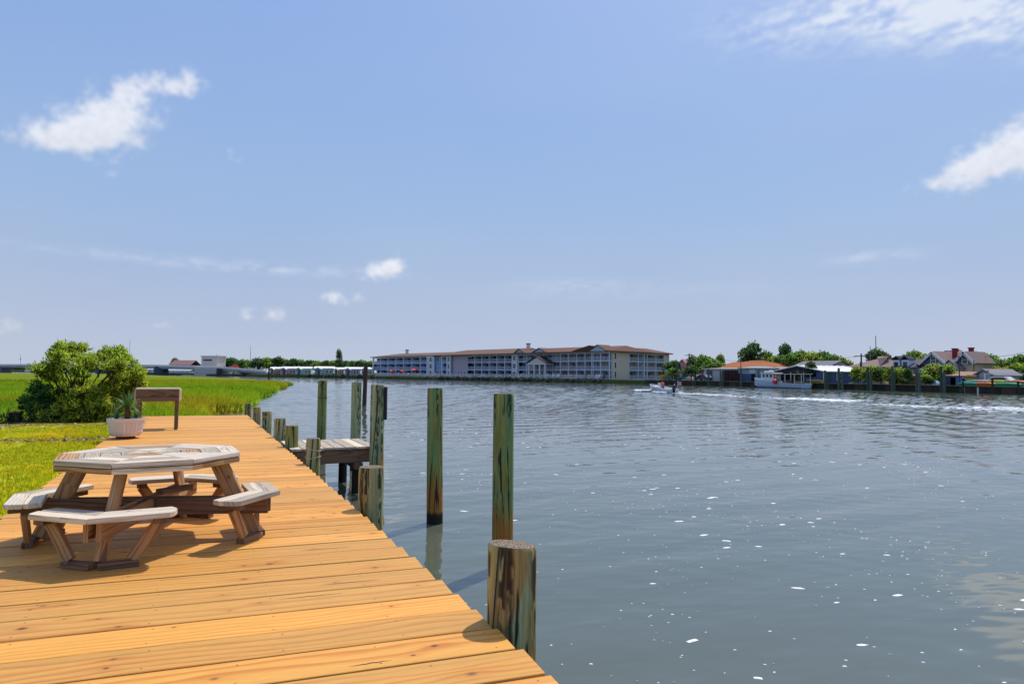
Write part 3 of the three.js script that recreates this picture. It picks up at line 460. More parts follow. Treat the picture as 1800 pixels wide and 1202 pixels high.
// ---------------------------------------------------------------- shrub and plants by the lawn
function leafCloud(seed, list, o) { // list of clumps [x, y, z, rx, ry, count, [r, g, b]]; leaves are two-triangle blades
  const r = rng(seed), pos = [], nor = [], col = [], idx = [];
  for (const [cx, cy, cz, rx, ry, n, c] of list) for (let i = 0; i < n; i++) {
    let x, y, z; do { x = r() * 2 - 1; y = r() * 2 - 1; z = r() * 2 - 1; } while (x * x + y * y + z * z > 1); const l = Math.hypot(x, y, z) || 1, f = Math.pow(l, o.shell ?? .4) / l; x *= f; y *= f; z *= f; if (y < 0) y *= o.flat ?? .6;
    const jt = o.jit ?? .25, px = cx + x * rx * (1 + jt * (r() - .5)), py = cy + y * ry * (1 + jt * (r() - .5)), pz = cz + z * rx * (1 + jt * (r() - .5));
    const dir = new THREE.Vector3(x * .7 + (r() - .5) * 1.3, y * .5 + .55 + (r() - .5) * 1.0, z * .7 + (r() - .5) * 1.3).normalize(), sd = new THREE.Vector3(r() - .5, r() - .5, r() - .5).cross(dir).normalize(), L = o.len * (.6 + .7 * r()), w = o.wid * (.7 + .6 * r());
    const n3 = new THREE.Vector3().crossVectors(dir, sd); if (n3.y < 0) n3.negate(); n3.x += x * .6; n3.y += y * .6 + .7; n3.z += z * .6; n3.normalize();
    const b = pos.length / 3; pos.push(px, py, pz, px + dir.x * L * .5 + sd.x * w, py + dir.y * L * .5 + sd.y * w, pz + dir.z * L * .5 + sd.z * w, px + dir.x * L, py + dir.y * L, pz + dir.z * L, px + dir.x * L * .5 - sd.x * w, py + dir.y * L * .5 - sd.y * w, pz + dir.z * L * .5 - sd.z * w);
    const k = .65 + .7 * r(), yel = (r() - .5) * .25; for (let q = 0; q < 4; q++) { nor.push(n3.x, n3.y, n3.z); col.push(c[0] * k * (1 + yel), c[1] * k, c[2] * k); } idx.push(b, b + 1, b + 2, b, b + 2, b + 3);
  }
  const g = new THREE.BufferGeometry(); g.setAttribute('position', new THREE.Float32BufferAttribute(pos, 3)); g.setAttribute('normal', new THREE.Float32BufferAttribute(nor, 3)); g.setAttribute('color', new THREE.Float32BufferAttribute(col, 3)); g.setIndex(idx); return g;
}
const crownMat = new THREE.MeshPhysicalMaterial({ vertexColors: true, roughness: .97, specularIntensity: .08, transmission: .52, thickness: 0, side: THREE.DoubleSide });
const barkMat = M(.075, .052, .038, .95);
function limb(a, b, r0, r1, sag, seed) { const A = new THREE.Vector3(...a), B = new THREE.Vector3(...b), r = rng(seed), m1 = A.clone().lerp(B, .35), m2 = A.clone().lerp(B, .7); m1.x += (r() - .5) * sag; m1.z += (r() - .5) * sag; m1.y += sag * .15; m2.x += (r() - .5) * sag; m2.z += (r() - .5) * sag; const cv = new THREE.CatmullRomCurve3([A, m1, m2, B]), n = 8, g = new THREE.TubeGeometry(cv, n, 1, 6), p = g.attributes.position, c = cv.getPoints(n); for (let i = 0; i < p.count; i++) { const s = Math.floor(i / 7), q = lerp(r0, r1, s / n), o = cv.getPointAt(s / n); p.setXYZ(i, o.x + (p.getX(i) - o.x) * q, o.y + (p.getY(i) - o.y) * q, o.z + (p.getZ(i) - o.z) * q); } g.computeVertexNormals(); return g; }
{
  const t = thing('shrub', 'big open branched shrub with yellow green flat topped foliage at the edge of the lawn', 'shrub', [-3.25, .66, -23.6]);
  const S = .0172, fx = .905, fz = .4256, dx = .4256, dz = -.905; // across and away, seen from the lawn
  const spec = [[109, 617, 21, 0], [126, 614, 14, .2], [93, 628, 13, .1], [124, 634, 24, -.4], [156, 640, 22, -.3], [142, 626, 16, .3], [171, 625, 21, .3], [188, 622, 15, .4], [205, 631, 19, .1], [218, 655, 22, .1], [226, 675, 16, .3], [109, 654, 21, -.6], [93, 648, 12, .2], [121, 660, 16, -.6], [156, 656, 14, -.5], [212, 642, 18, -.3], [195, 668, 16, .5], [175, 676, 12, .6], [78, 643, 7, .3],
    [78, 680, 15, -.2], [66, 686, 12, -.1], [97, 696, 20, -.5], [74, 708, 17, -.4], [110, 690, 15, -.3], [86, 718, 14, -.6], [60, 700, 8, -.3], [165, 690, 19, -.5], [186, 690, 21, -.3], [165, 708, 20, -.8], [196, 702, 19, -.6], [148, 706, 18, -.8], [206, 715, 17, -.4], [214, 695, 15, .1], [137, 718, 14, -.9], [176, 722, 17, -.8], [117, 722, 15, -.8], [100, 712, 14, -.7], [226, 712, 12, .3], [146, 680, 12, -.2], [128, 704, 16, -.4], [118, 676, 13, .3], [140, 694, 14, .4], [190, 724, 16, -.6], [158, 728, 14, -.9], [102, 730, 14, -.8], [130, 732, 12, -1], [205, 684, 16, .3], [188, 650, 15, .5], [172, 646, 12, .6]];
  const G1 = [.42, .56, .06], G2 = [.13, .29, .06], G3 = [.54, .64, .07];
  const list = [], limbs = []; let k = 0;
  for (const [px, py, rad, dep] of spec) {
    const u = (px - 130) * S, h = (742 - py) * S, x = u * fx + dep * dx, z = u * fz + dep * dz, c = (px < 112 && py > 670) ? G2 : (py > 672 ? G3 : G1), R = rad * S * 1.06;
    // each clump is a spray of smaller ones
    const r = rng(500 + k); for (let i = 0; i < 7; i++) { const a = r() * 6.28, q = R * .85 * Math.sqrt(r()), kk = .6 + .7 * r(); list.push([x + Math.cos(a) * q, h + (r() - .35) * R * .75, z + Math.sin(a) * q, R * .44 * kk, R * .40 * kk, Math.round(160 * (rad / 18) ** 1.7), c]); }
    const side = u > .35 ? .16 : u < -.35 ? -.12 : 0; limbs.push(limb([side * fx, .35 + .3 * Math.abs(u) * .4, side * fz], [x, h - R * .25, z], .030, .007, .28, 900 + k));
    for (let i = 0; i < 3; i++) { const a = r() * 6.28; limbs.push(limb([x * .72 + side * fx * .28, h * .7, z * .72], [x + Math.cos(a) * R * .7, h + R * .1, z + Math.sin(a) * R * .7], .012, .004, .15, 1500 + k * 3 + i)); }
    k++;
  }
  limbs.push(limb([0, -.1, 0], [.18 * fx, .5, .18 * fz], .09, .06, .08, 31), limb([-.03, -.1, 0], [-.14, .45, -.05], .075, .05, .08, 32));
  part(t, 'trunk', mergeGeometries(limbs), barkMat);
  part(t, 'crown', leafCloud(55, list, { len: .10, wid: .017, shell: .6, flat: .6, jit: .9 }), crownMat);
}
{ // ground cover where the lawn meets the marsh
  const r = rng(12), list = []; for (let i = 0; i < 60; i++) { const x = -2 - r() * 5.5, z = -22.4 - r() * 1.6; list.push([x, .74 + r() * .22, z, .16 + r() * .14, .12 + r() * .14, 46, r() < .4 ? [.035, .085, .025] : [.11, .16, .03]]); }
  solo('undergrowth', leafCloud(56, list, { len: .10, wid: .013, shell: .6, flat: .8 }), crownMat, 'low weeds and brush round the foot of the shrub', 'undergrowth', null, 'stuff');
  const dry = tuft(9, 16, .8, .14, .022, .45);
  for (const [x, z, h] of [[-5.55, -24.6, 1], [-5.25, -24.3, .9], [-4.55, -24.3, .85]]) { const m = solo('reed_clump', dry, M(.50, .38, .13), h > .95 ? 'tallest clump of dry straw coloured reeds at the left edge behind the lawn' : h > .88 ? 'shorter clump of dry reeds beside the tallest one at the left edge' : 'small clump of dry reeds next to the dark stump', 'reeds', 'dry reeds behind the lawn'); m.position.set(x, .5, z); m.scale.setScalar(h); }
  const st = thing('stump', 'dark square post stump at the back edge of the lawn', 'stump', [-4.62, .55, -23.3]); part(st, 'block', bar(.46, .30, .34, .02, { u0: 0, us: .6, v0: 0, vs: .24 }), M(.03, .02, .014), [0, .30, 0], [0, 0, Math.PI / 2]); part(st, 'cap', bar(.32, .03, .36, .008, { u0: 0, us: .6, v0: 0, vs: .24 }), M(.20, .13, .08), [0, .545, 0]);
  const lp = solo('leaning_post', strutGeo([-4.75, .55, -25.6], [-4.05, 1.36, -25.2], .09, .09, { u0: 0, us: .5, v0: 0, vs: .2 }), M(.13, .075, .045), 'short brown post leaning over beside the shrub', 'post');
  for (const [x, l] of [[-5.35, .75], [-4.5, .9], [-6.2, .85]]) { const m = solo('border_timber', bar(l, .12, .14, .01, { u0: 0, us: .5, v0: 0, vs: .24 }), M(.035, .03, .026), x < -6 ? 'dark border timber farthest left behind the lawn' : x < -5 ? 'dark border timber just left of the stump' : 'dark border timber in front of the stump', 'timber', 'border timbers behind the lawn'); m.position.set(x, .80, -22.75 - x * .05); m.rotation.y = .06; }
}

// ---------------------------------------------------------------- foam flecks on the near water
{
  const r = rng(101), o = [0, 0, 0]; const mk = (seed) => { const q = rng(seed), n = 16, pos = [0, .5, 0], idx = []; for (let ring = 0; ring < 2; ring++) for (let i = 0; i < n; i++) { const a = i / n * 6.283, d = (ring ? 1 : .7) * (.55 + .75 * vn(Math.cos(a) * 1.4 + seed, Math.sin(a) * 1.4 + seed)); pos.push(Math.cos(a) * d, ring ? -.3 : .4, Math.sin(a) * d * .62); } for (let i = 0; i < n; i++) { const j = (i + 1) % n; idx.push(0, 1 + j, 1 + i, 1 + i, 1 + j, 1 + n + i, 1 + j, 1 + n + j, 1 + n + i); } const g = new THREE.BufferGeometry(); g.setAttribute('position', new THREE.Float32BufferAttribute(pos, 3)); g.setIndex(idx); g.computeVertexNormals(); return g; };
  const mat = M(.80, .80, .78, .8);
  for (let v = 0; v < 3; v++) scatter('foam_flecks', ['small white foam flecks drifting on the near water', 'rounder white foam flecks on the near water', 'long white foam flecks on the near water'][v], 'foam', mk(7 + v * 5), mat, 3800, () => {
    const t = r(), z = -1.2 - 27 * t, x = 1.9 + r() * (3.5 - z * 1.15); const d = fbm(x * .35 + 7, z * .35 + 2, 3), den = sstep(.34, .66, d) * .85 + .08; const right = sstep(1.8, 5, x + z * .1); if (r() > den * (.3 + .7 * right) * (z < -14 ? .8 : .75)) return null; if (Math.hypot(x - 1.7, z + 3.5) < .3) return null;
    waterAt(x, z, o); const big = r() < .055, s = (big ? .022 + .022 * r() : .006 + .014 * r() * r()); return { x, y: o[0] + .003, z, ry: -.35 + (r() - .5) * 1.0, sx: s * (big ? 1.3 + r() * .8 : 1.1), sy: .006, sz: s, c: [1, 1, 1] };
  });
}

// ---------------------------------------------------------------- surveying helpers for the far shore: bearings and heights in metres
const SY = Math.sin(YAW), CY = Math.cos(YAW), TR = Math.tan(ROLL);
const bear = (px) => (px - 900) / FOCAL;
const spot = (px, D) => { const k = bear(px); return [D * (SY + CY * k), D * (-CY + SY * k)]; };     // [x, z] at distance D on a bearing
const depthOn = (px, X) => X / (SY + CY * bear(px));                                              // distance to the line x = X on a bearing
const zOn = (px, X) => spot(px, depthOn(px, X))[1];
const level = (py, px, D) => EYE - (py - 657 - (px - 900) * TR) * D / FOCAL;                         // height of a sight line
const LAND = 1.0;
const V2 = (a) => a.map(([x, z]) => new THREE.Vector2(x, -z));
function slab(poly, y0, y1) { const g = new THREE.ExtrudeGeometry(new THREE.Shape(V2(poly)), { depth: y1 - y0, bevelEnabled: false }); g.rotateX(-Math.PI / 2); g.translate(0, y0, 0); return g; }
// ---- far land
const SHORE = [[104, 60], [104, -54], [104.5, -82], [104, -118], [102.5, -140], [98.5, -150.5], [63.5, -277], [66, -300], [45, -305], [26, -318], [22, -345]];
structure('far_bank', slab([...SHORE, [60, -420], [60, -1500], [2600, -1500], [2600, 60]], -.5, LAND), M(.085, .10, .035, 1), 'low green bank across the channel');
structure('horizon_land', slab([[-1600, -900], [-300, -820], [-20, -700], [60, -600], [90, -1500], [-1600, -2200]], -.5, 1.6), M(.09, .13, .05, 1), 'distant low land beyond the bridge');
{ // bulkhead of dark planks along the straight bank, each one a piece
  const g = new THREE.Group(); g.name = 'bulkhead'; g.userData = { label: 'dark timber bulkhead wall along the far bank', category: 'bulkhead' }; scene.add(g);
  const mats = [M(.05, .044, .036), M(.075, .06, .046), M(.04, .042, .034)], geo = box(.12, 1.5, 1.9); let k = 0;
  for (let z = -30; z > -139; z -= 2) { const x = z > -54 ? 104 : z > -82 ? lerp(104, 104.5, (-54 - z) / 28) : z > -118 ? lerp(104.5, 104, (-82 - z) / 36) : lerp(104, 102.5, (-118 - z) / 22); part(g, 'plank', geo, mats[k++ % 3], [x - .08, .34, z]); }
  for (let z = -31; z > -139; z -= 6) part(g, 'cap_board', box(.5, .1, 5.9), M(.20, .17, .12), [103.95 + (z < -118 ? (z + 118) * .068 : 0), LAND + .08, z - 2]);
}
// ---- trees
function crownGeo(seed, o = {}) { const r = rng(seed), list = [], n = o.n ?? 15; for (let i = 0; i < n; i++) { const a = r() * 6.283, e = -.5 + r() * 1.9, d = .55 + .25 * r(), h = o.tall ?? 1; const sz = .30 + .16 * r(); list.push([Math.cos(a) * Math.cos(e) * d * .75, (Math.sin(e) * d) * .9 * h, Math.sin(a) * Math.cos(e) * d * .75, sz, sz * .8 * (1 + (h - 1) * .4), o.leaves ?? 95, [1, 1, 1].map((v) => v * (.75 + .5 * r()))]); } return leafCloud(seed * 3 + 1, list, { len: .19, wid: .055, shell: .5, flat: .85 }); }
const crowns = [1, 2, 3, 4, 5].map((s) => crownGeo(s)), crownTall = crownGeo(9, { tall: 2.6, n: 22 });
const trunkGeo = new THREE.CylinderGeometry(.045, .075, 1, 7);
const crownTint = {}; const tint = (c) => crownTint[c.join()] || (crownTint[c.join()] = new THREE.MeshPhysicalMaterial({ color: lin(...c.map((v) => v * 2.5)), vertexColors: true, roughness: .97, specularIntensity: .08, transmission: .35, thickness: 0, side: THREE.DoubleSide }));
const bark2 = M(.07, .055, .045);
let treeNo = 0;
function tree(name, label, px, D, topPy, wPx, c, group, o = {}) {
  const [x, z] = spot(px, D), top = level(topPy, px, D), base = o.base ?? LAND, w = wPx * D / FOCAL, h = top - base;
  const t = thing(name, label, o.cat || 'tree', [x, base - .05, z], treeNo * 1.7, group), ch = o.low ? h : h * (o.share ?? .8);
  const cr = part(t, 'crown', o.tall ? crownTall : crowns[treeNo++ % 5], tint(c), [0, h - ch * .5, 0]); cr.scale.set(w / 1.75, ch / (o.tall ? 4.2 : 1.75), w / 1.75);
  const tr = part(t, 'trunk', trunkGeo, bark2, [0, (h - ch * .4) / 2, 0]); tr.scale.set(Math.max(1, w * .45), h - ch * .4, Math.max(1, w * .45)); return t;
}
const DG = [.045, .085, .028], MG = [.085, .145, .032], YG = [.15, .20, .035], GG = MG;
// ---- simple building kit in metres: box walls with a roof, all as parts of one thing
const glass = new THREE.MeshStandardMaterial({ color: lin(.03, .04, .055), roughness: .12 });
const trimW = M(.72, .72, .70, .6);
function roofGeo(L, W, h, over, hip = 0) { // ridge along z (L); W across x; open gable ends unless hip > 0
  const a = W / 2 + over, b = L / 2 + over, r = b - hip, t = .18, pos = [], tri = (...q) => q.forEach((i) => pos.push(...i)), quad = (A, B, C, D) => { tri(A, B, C); tri(A, C, D); };
  const v = [[-a, 0, -b], [a, 0, -b], [a, 0, b], [-a, 0, b], [0, h, -r], [0, h, r]], P = v.map((p) => [p[0], p[1] + t, p[2]]), Q = v;
  quad(P[3], P[5], P[4], P[0]); quad(P[1], P[4], P[5], P[2]);
  if (hip) { tri(P[0], P[4], P[1]); tri(P[2], P[5], P[3]); quad(Q[0], Q[1], Q[2], Q[3]); for (const [i, j] of [[0, 1], [1, 2], [2, 3], [3, 0]]) quad(Q[i], P[i], P[j], Q[j]); }
  else { quad(Q[0], Q[4], Q[5], Q[3]); quad(Q[2], Q[5], Q[4], Q[1]); quad(Q[3], P[3], P[0], Q[0]); quad(Q[1], P[1], P[2], Q[2]); quad(Q[0], P[0], P[4], Q[4]); quad(Q[4], P[4], P[1], Q[1]); quad(Q[2], P[2], P[5], Q[5]); quad(Q[5], P[5], P[3], Q[3]); }
  const g = new THREE.BufferGeometry(); g.setAttribute('position', new THREE.Float32BufferAttribute(pos, 3)); g.computeVertexNormals(); return g;
}
function gableWall(W, h, t = .25) { const s = new THREE.Shape([new THREE.Vector2(-W / 2, 0), new THREE.Vector2(W / 2, 0), new THREE.Vector2(0, h)]); const g = new THREE.ExtrudeGeometry(s, { depth: t, bevelEnabled: false }); g.translate(0, 0, -t / 2); return g; }
function win(parent, w, h, pos, ry, frame = trimW) { // a window: frame with a pane and a sash bar
  const f = part(parent, 'window', mergeGeometries([box(w + .2, .1, .12, 0, h / 2 + .05), box(w + .2, .1, .12, 0, -h / 2 - .05), box(.1, h, .12, -w / 2 - .05), box(.1, h, .12, w / 2 + .05), box(w, .06, .09)]), frame, pos, [0, ry, 0]);
  part(f, 'pane', box(w, h, .04, 0, 0, -.01), glass); return f;
}
const FACE_W = -Math.PI / 2, FACE_S = 0; // walls that face the water (-x) and the boardwalk end (+z)
// house with front wall on x = X between two bearings; eaves and ridge given as sight lines; ridge 'x' (gable to the water) or 'z'
function house(name, label, cat, X, pxL, pxR, eavePy, ridgePy, depth, wallM, roofM, o = {}) {
  const zl = zOn(pxL, X), zr = zOn(pxR, X), L = zr - zl, D = depthOn((pxL + pxR) / 2, X), e = level(eavePy, (pxL + pxR) / 2, D) - LAND, rh = level(ridgePy, (pxL + pxR) / 2, D) - LAND;
  const t = thing(name, label, cat, [X + depth / 2, LAND - .02, (zl + zr) / 2], 0, o.group);
  part(t, 'wall', box(depth, e, L, 0, e / 2, 0), wallM);
  const alongZ = o.ridge !== 'x', roof = part(t, 'roof', alongZ ? roofGeo(L, depth, rh - e, o.over ?? .4, o.hip || 0) : roofGeo(depth, L, rh - e, o.over ?? .4, o.hip || 0), roofM, [0, e + .003, 0], [0, alongZ ? 0 : Math.PI / 2, 0]);
  if (!o.hip && o.gable !== false) for (const s of [-1, 1]) part(t, 'gable', gableWall((alongZ ? depth : L) - .1, (rh - e) * .95), o.gableM || wallM, alongZ ? [0, e + .01, s * (L / 2 - .10)] : [s * (depth / 2 - .10), e + .01, 0], [0, alongZ ? 0 : Math.PI / 2, 0]);
  t.userData.dim = undefined; delete t.userData.dim; return { t, L, e, rh, depth, roof };
}

// ---------------------------------------------------------------- the waterfront hotel
{
  const B0 = spot(655, 287), A0 = spot(1076, 186), C0 = spot(1177, 206);
  const mk = (P, Q) => { const dx = Q[0] - P[0], dz = Q[1] - P[1], L = Math.hypot(dx, dz); return { L, turn: -Math.atan2(dz, dx), s: (px) => { const k = bear(px), rx = SY + CY * k, rz = -CY + SY * k; /* P + s d = D r */ const ux = dx / L, uz = dz / L, det = ux * -rz + rx * uz; return (-P[0] * -rz + rx * -P[1]) / det; } }; };
  const main = mk(B0, A0), end = mk(A0, C0);
  const hotel = thing('waterfront_hotel', 'long three storey pale blue hotel with balconies and a brown roof across the channel', 'hotel', [B0[0], LAND, B0[1]], main.turn);
  const FH = 2.55, E = FH * 3; // storey height
  const blue = M(.26, .37, .60), grey = M(.44, .36, .42), cream = M(.58, .51, .39), pale = M(.56, .60, .66), trim = M(.58, .65, .76, .6), rail = M(.54, .62, .74, .7), tan = M(.52, .42, .34), roofM = M(.17, .105, .08, .95), roofM2 = M(.165, .088, .066, .95), gableBlue = M(.36, .46, .54), winM = new THREE.MeshStandardMaterial({ color: lin(.022, .045, .09), roughness: .15 });
  const railGeo = (w) => { const a = [box(w, .07, .06, 0, 1.0, 0), box(w, .06, .05, 0, .12, 0)]; const n = Math.max(5, Math.round(w / .24)); for (let i = 0; i <= n; i++) a.push(box(.06, .9, .04, -w / 2 + w * i / n, .55, 0)); return mergeGeometries(a); };
  const W2 = [0, 1]; const local = new THREE.Group(); // the end wing has its own axes
  const endG = new THREE.Group(); endG.name = 'end_wing'; hotel.add(endG); endG.position.set(main.L, 0, 0); endG.rotation.y = end.turn - main.turn;
  function bays(par, s0, s1, n, wallM, o = {}) {
    const w = (s1 - s0) / n, z0 = o.z ?? 0, dp = 1.7;
    part(par, 'wall', box(s1 - s0, E, .3, (s0 + s1) / 2, E / 2, z0 - dp - .15), o.back || wallM);
    for (let f = 0; f <= 3; f++) part(par, f < 3 ? 'balcony_slab' : 'eave_band', box(s1 - s0, f === 3 ? .35 : .24, dp + .1, (s0 + s1) / 2, f * FH + (f === 3 ? -.17 : .0), z0 - dp / 2 + .06), trim);
    const pg = box(.24, E - .1, .24), rg = railGeo(w - .28), dw = o.lite ? .56 : .84, dg = box(w * dw, 2.0, .06), jg = box(.14, E, dp - .1);
    for (let i = 0; i <= n; i++) { part(par, 'post', pg, trim, [s0 + i * w, E / 2 - .1, z0 + .0]); if (i && i < n) part(par, 'party_wall', jg, wallM, [s0 + i * w, E / 2 - .02, z0 - dp / 2 - .09]); }
    for (let i = 0; i < n; i++) for (let f = 0; f < 3; f++) { part(par, 'railing', rg, rail, [s0 + (i + .5) * w, f * FH + .12, z0 + .02]); const d = part(par, 'balcony_door', dg, o.lite ? M(.10, .13, .19, .2) : winM, [s0 + (i + .5) * w - w * (o.lite ? .12 : .02) * ((i + f) % 2 ? 1 : -1), f * FH + 1.12, z0 - dp + .05]); part(d, 'frame', mergeGeometries([box(w * dw, .09, .05, 0, 1.0, .02), box(.09, 2, .05, 0, 0, .02)]), trim); }
  }
  function plain(par, s0, s1, wallM, wins = [], z0 = 0, h = E) { part(par, 'wall', box(s1 - s0, h, .5, (s0 + s1) / 2, h / 2, z0 - .25), wallM); for (const [s, y, w, hh] of wins) win(par, w, hh, [s, y, z0 + .05], 0); }
  const s = main.s;
  bays(hotel, .6, s(755), 7, blue, { back: blue });
  plain(hotel, 0, .6, pale);
  { const a = s(755), b = s(767), c = s(781), d = s(789), e = s(796); plain(hotel, a, b, pale, [0, 1, 2].map((f) => [(a + b) / 2, f * FH + 1.35, 1.5, 1.5]), .9); plain(hotel, b, c, M(.22, .36, .54), [[(b + c) / 2 - 1, 1.2, 1.3, 1.6], [(b + c) / 2 + 1, 1.2, 1.3, 1.6], [(b + c) / 2 - .8, 6.4, 1.6, 1.4], [(b + c) / 2 + 1.2, 6.4, 1.2, 1.4]], .3); bays(hotel, c, d, 1, pale, { z: .9 }); plain(hotel, d, e, pale, [0, 1, 2].map((f) => [(d + e) / 2, f * FH + 1.3, .9, 1.6]), .9); for (const q of [a, b, c, e]) part(hotel, 'corner_post', box(.4, E, .4, q, E / 2, 1.0), trim); }
  { const a = s(796), b = s(822); plain(hotel, a, b, grey, [.45, .66, .87].map((t) => [lerp(a, b, t), 1.2, .8, 1.5]), .2); }
  bays(hotel, s(822), s(902), 6, grey, { back: grey });
  { const a = s(902), b = s(912); plain(hotel, a, b, pale, [0, 1, 2].flatMap((f) => [[lerp(a, b, .5), f * FH + 1.3, 1.2, 1.4]]), .6); }
  bays(hotel, s(912), s(972), 4, pale, { back: pale, lite: 1 });
  bays(hotel, s(972), s(1044), 5, tan, { back: tan, lite: 1 });
  { const a = s(1044); bays(hotel, a, main.L - .3, 2, tan, { back: tan, lite: 1, z: .7 }); }
  // end wing, turned towards the open water
  { const q = end.s; plain(endG, .3, q(1106), cream, [0, 1, 2].map((f) => [q(1082), f * FH + 1.4, .8, 1.5])); bays(endG, q(1106), q(1168), 4, M(.50, .44, .34), { back: M(.55, .45, .34), lite: 1 }); plain(endG, q(1168), end.L, cream); part(endG, 'side_wall', box(.4, E, 12, end.L - .21, E / 2, -6.6), cream); }
  // roofs: a hipped slope along each wing
  function wingRoof(par, s0, s1, z0, z1, h, m, hipL, hipR) { const y = E + .02, o = .9, zm = (z0 + z1) / 2, v = [[s0 - o, y, z0 + o], [s1 + o, y, z0 + o], [s1 + o, y, z1 - o], [s0 - o, y, z1 - o], [s0 + hipL, y + h, zm], [s1 - hipR, y + h, zm]], t = .25, pos = [], tri = (...q) => q.forEach((p) => pos.push(...p)), U = v.map((p) => [p[0], p[1] + t, p[2]]); const quad = (a, b, c, d) => { tri(a, b, c); tri(a, c, d); }; quad(U[0], U[1], U[5], U[4]); quad(U[2], U[3], U[4], U[5]); tri(U[1], U[2], U[5]); tri(U[3], U[0], U[4]); quad(v[0], v[3], v[2], v[1]); for (const [i, j] of [[0, 1], [1, 2], [2, 3], [3, 0]]) quad(v[i], v[j], U[j], U[i]); const g = new THREE.BufferGeometry(); g.setAttribute('position', new THREE.Float32BufferAttribute(pos, 3)); g.computeVertexNormals(); return part(par, 'roof', g, m); }
  wingRoof(hotel, 0, s(765), 0, -16, 1.5, roofM, 9, 0);
  wingRoof(hotel, s(765) + .95, s(905), .9, -16.5, 2.0, roofM, 8, 0);
  wingRoof(hotel, s(905) + .95, main.L, .7, -16.5, 1.75, roofM2, 2, 1.5);
  wingRoof(endG, .5, end.L, 0, -14, 1.65, roofM2, -2, 2);
  part(hotel, 'back_wall', box(main.L - 1, E - .2, .4, main.L / 2, E / 2, -15), pale);
  for (const [px, w] of [[917, 4.6], [952, 6.0]]) { part(hotel, 'dormer_gable', gableWall(w, 1.3, .3), gableBlue, [s(px), E + .2, .75]); part(hotel, 'dormer_roof', roofGeo(4, w, 1.35, .25), roofM2, [s(px), E + .22, -1.0]); }
  part(hotel, 'dormer_gable', gableWall(6.4, 1.6, .3), gableBlue, [main.L - 3.8, E + .2, 1.5]); part(hotel, 'dormer_roof', roofGeo(4.6, 6.4, 1.65, .25), roofM2, [main.L - 3.8, E + .22, -.6]);
  { const x = s(957), p = part(hotel, 'porch', mergeGeometries([box(.4, 4.3, .4, -3.6, 2.15, 3), box(.4, 4.6, .4, -1.2, 2.3, 3), box(.4, 4.6, .4, 1.2, 2.3, 3), box(.4, 4.3, .4, 3.6, 2.15, 3), box(8.2, .4, 3.4, 0, 4.35, 1.6)]), M(.68, .60, .58), [x, 0, 0]); part(p, 'porch_gable', gableWall(8.4, 1.8, .5), M(.62, .55, .54), [0, 4.56, 3]); part(p, 'porch_roof', roofGeo(3.6, 8.8, 1.95, .25), M(.07, .05, .05), [0, 4.6, 1.6]); }
  for (const [px, h] of [[686, 1.7], [897, 2.2]]) { const c = part(hotel, 'cupola', box(.9, h, .9), pale, [s(px), E + 1.4 + h / 2, -8]); part(c, 'cap', box(1.2, .25, 1.2, 0, h / 2 + .15, 0), M(.12, .12, .16)); }
  // terrace in front
  const terr = thing('hotel_terrace', 'pale terrace with a white picket railing between the hotel and the water', 'terrace', [B0[0], LAND, B0[1]], main.turn);
  part(terr, 'paving', box(main.L + 2, .1, 3.4, main.L / 2, .05, 2.6), M(.46, .42, .38));
  const tg = railGeo(5.8); for (let x = 3; x < main.L - 2; x += 6) part(terr, 'fence_panel', tg, trimW, [x, .1, 4.1]);
  const cs = Math.cos(main.turn), sn = Math.sin(main.turn), W = (x, z) => [B0[0] + x * cs + z * sn, B0[1] - x * sn + z * cs];
  // riprap at the water's edge
  const rr = rng(201), rock = new THREE.DodecahedronGeometry(.55, 0); scatter('riprap', 'dark green rocks and weeds along the water below the hotel terrace', 'riprap', rock, M(1, 1, 1, 1), 1300, () => { const x = rr() * (main.L + 8) - 4, z = 5.6 + rr() * 1.5, [wx, wz] = W(x, z), k = rr(); return { x: wx, y: .15 + rr() * .7, z: wz, ry: rr() * 6, rx: rr() * 3, s: .6 + rr() * .6, c: x < main.L * .45 ? (k < .6 ? [.06, .10, .03] : [.14, .12, .10]) : (k < .5 ? [.03, .035, .025] : [.08, .075, .06]) }; });
  // parasols
  const pm = M(.85, .10, .03, .8), pole = new THREE.CylinderGeometry(.05, .05, 2.3, 6), can = new THREE.ConeGeometry(1.7, .85, 8, 1, true);
  [[703, 'left'], [722, 'middle'], [742, 'right']].forEach(([px, w], i) => { const [x, z] = W(s(px), 3.0), t = thing('parasol', ['orange parasol nearest the left end of the hotel', 'middle orange parasol on the hotel terrace', 'orange parasol closest to the projecting part of the hotel'][i], 'parasol', [x, LAND + .1, z], 0, 'orange parasols on the hotel terrace'); part(t, 'pole', pole, trimW, [0, 1.15, 0]); part(t, 'canopy', can, pm, [0, 2.25 + (i === 2 ? .5 : 0), 0]); if (i === 2) { t.children[0].scale.y = 1.2; t.children[0].position.y = 1.38; } });
  // terrace chairs with slanted backs
  const ch = mergeGeometries([box(.62, .08, .6, 0, .4, 0), (() => { const g = box(.62, .95, .07); g.rotateX(-.35); g.translate(0, .8, -.4); return g; })(), box(.1, .4, .1, -.3, .2, .26), box(.1, .4, .1, .3, .2, .26), box(.1, .5, .1, -.3, .25, -.3), box(.1, .5, .1, .3, .25, -.3), box(.1, .06, .7, -.36, .62, 0), box(.1, .06, .7, .36, .62, 0)]);
  const cc = { white: M(.75, .72, .70), salmon: M(.58, .26, .20), pink: M(.60, .34, .34), teal: M(.12, .36, .38), navy: M(.06, .08, .18), tan: M(.5, .4, .3) }, keys = Object.keys(cc), cr = rng(77);
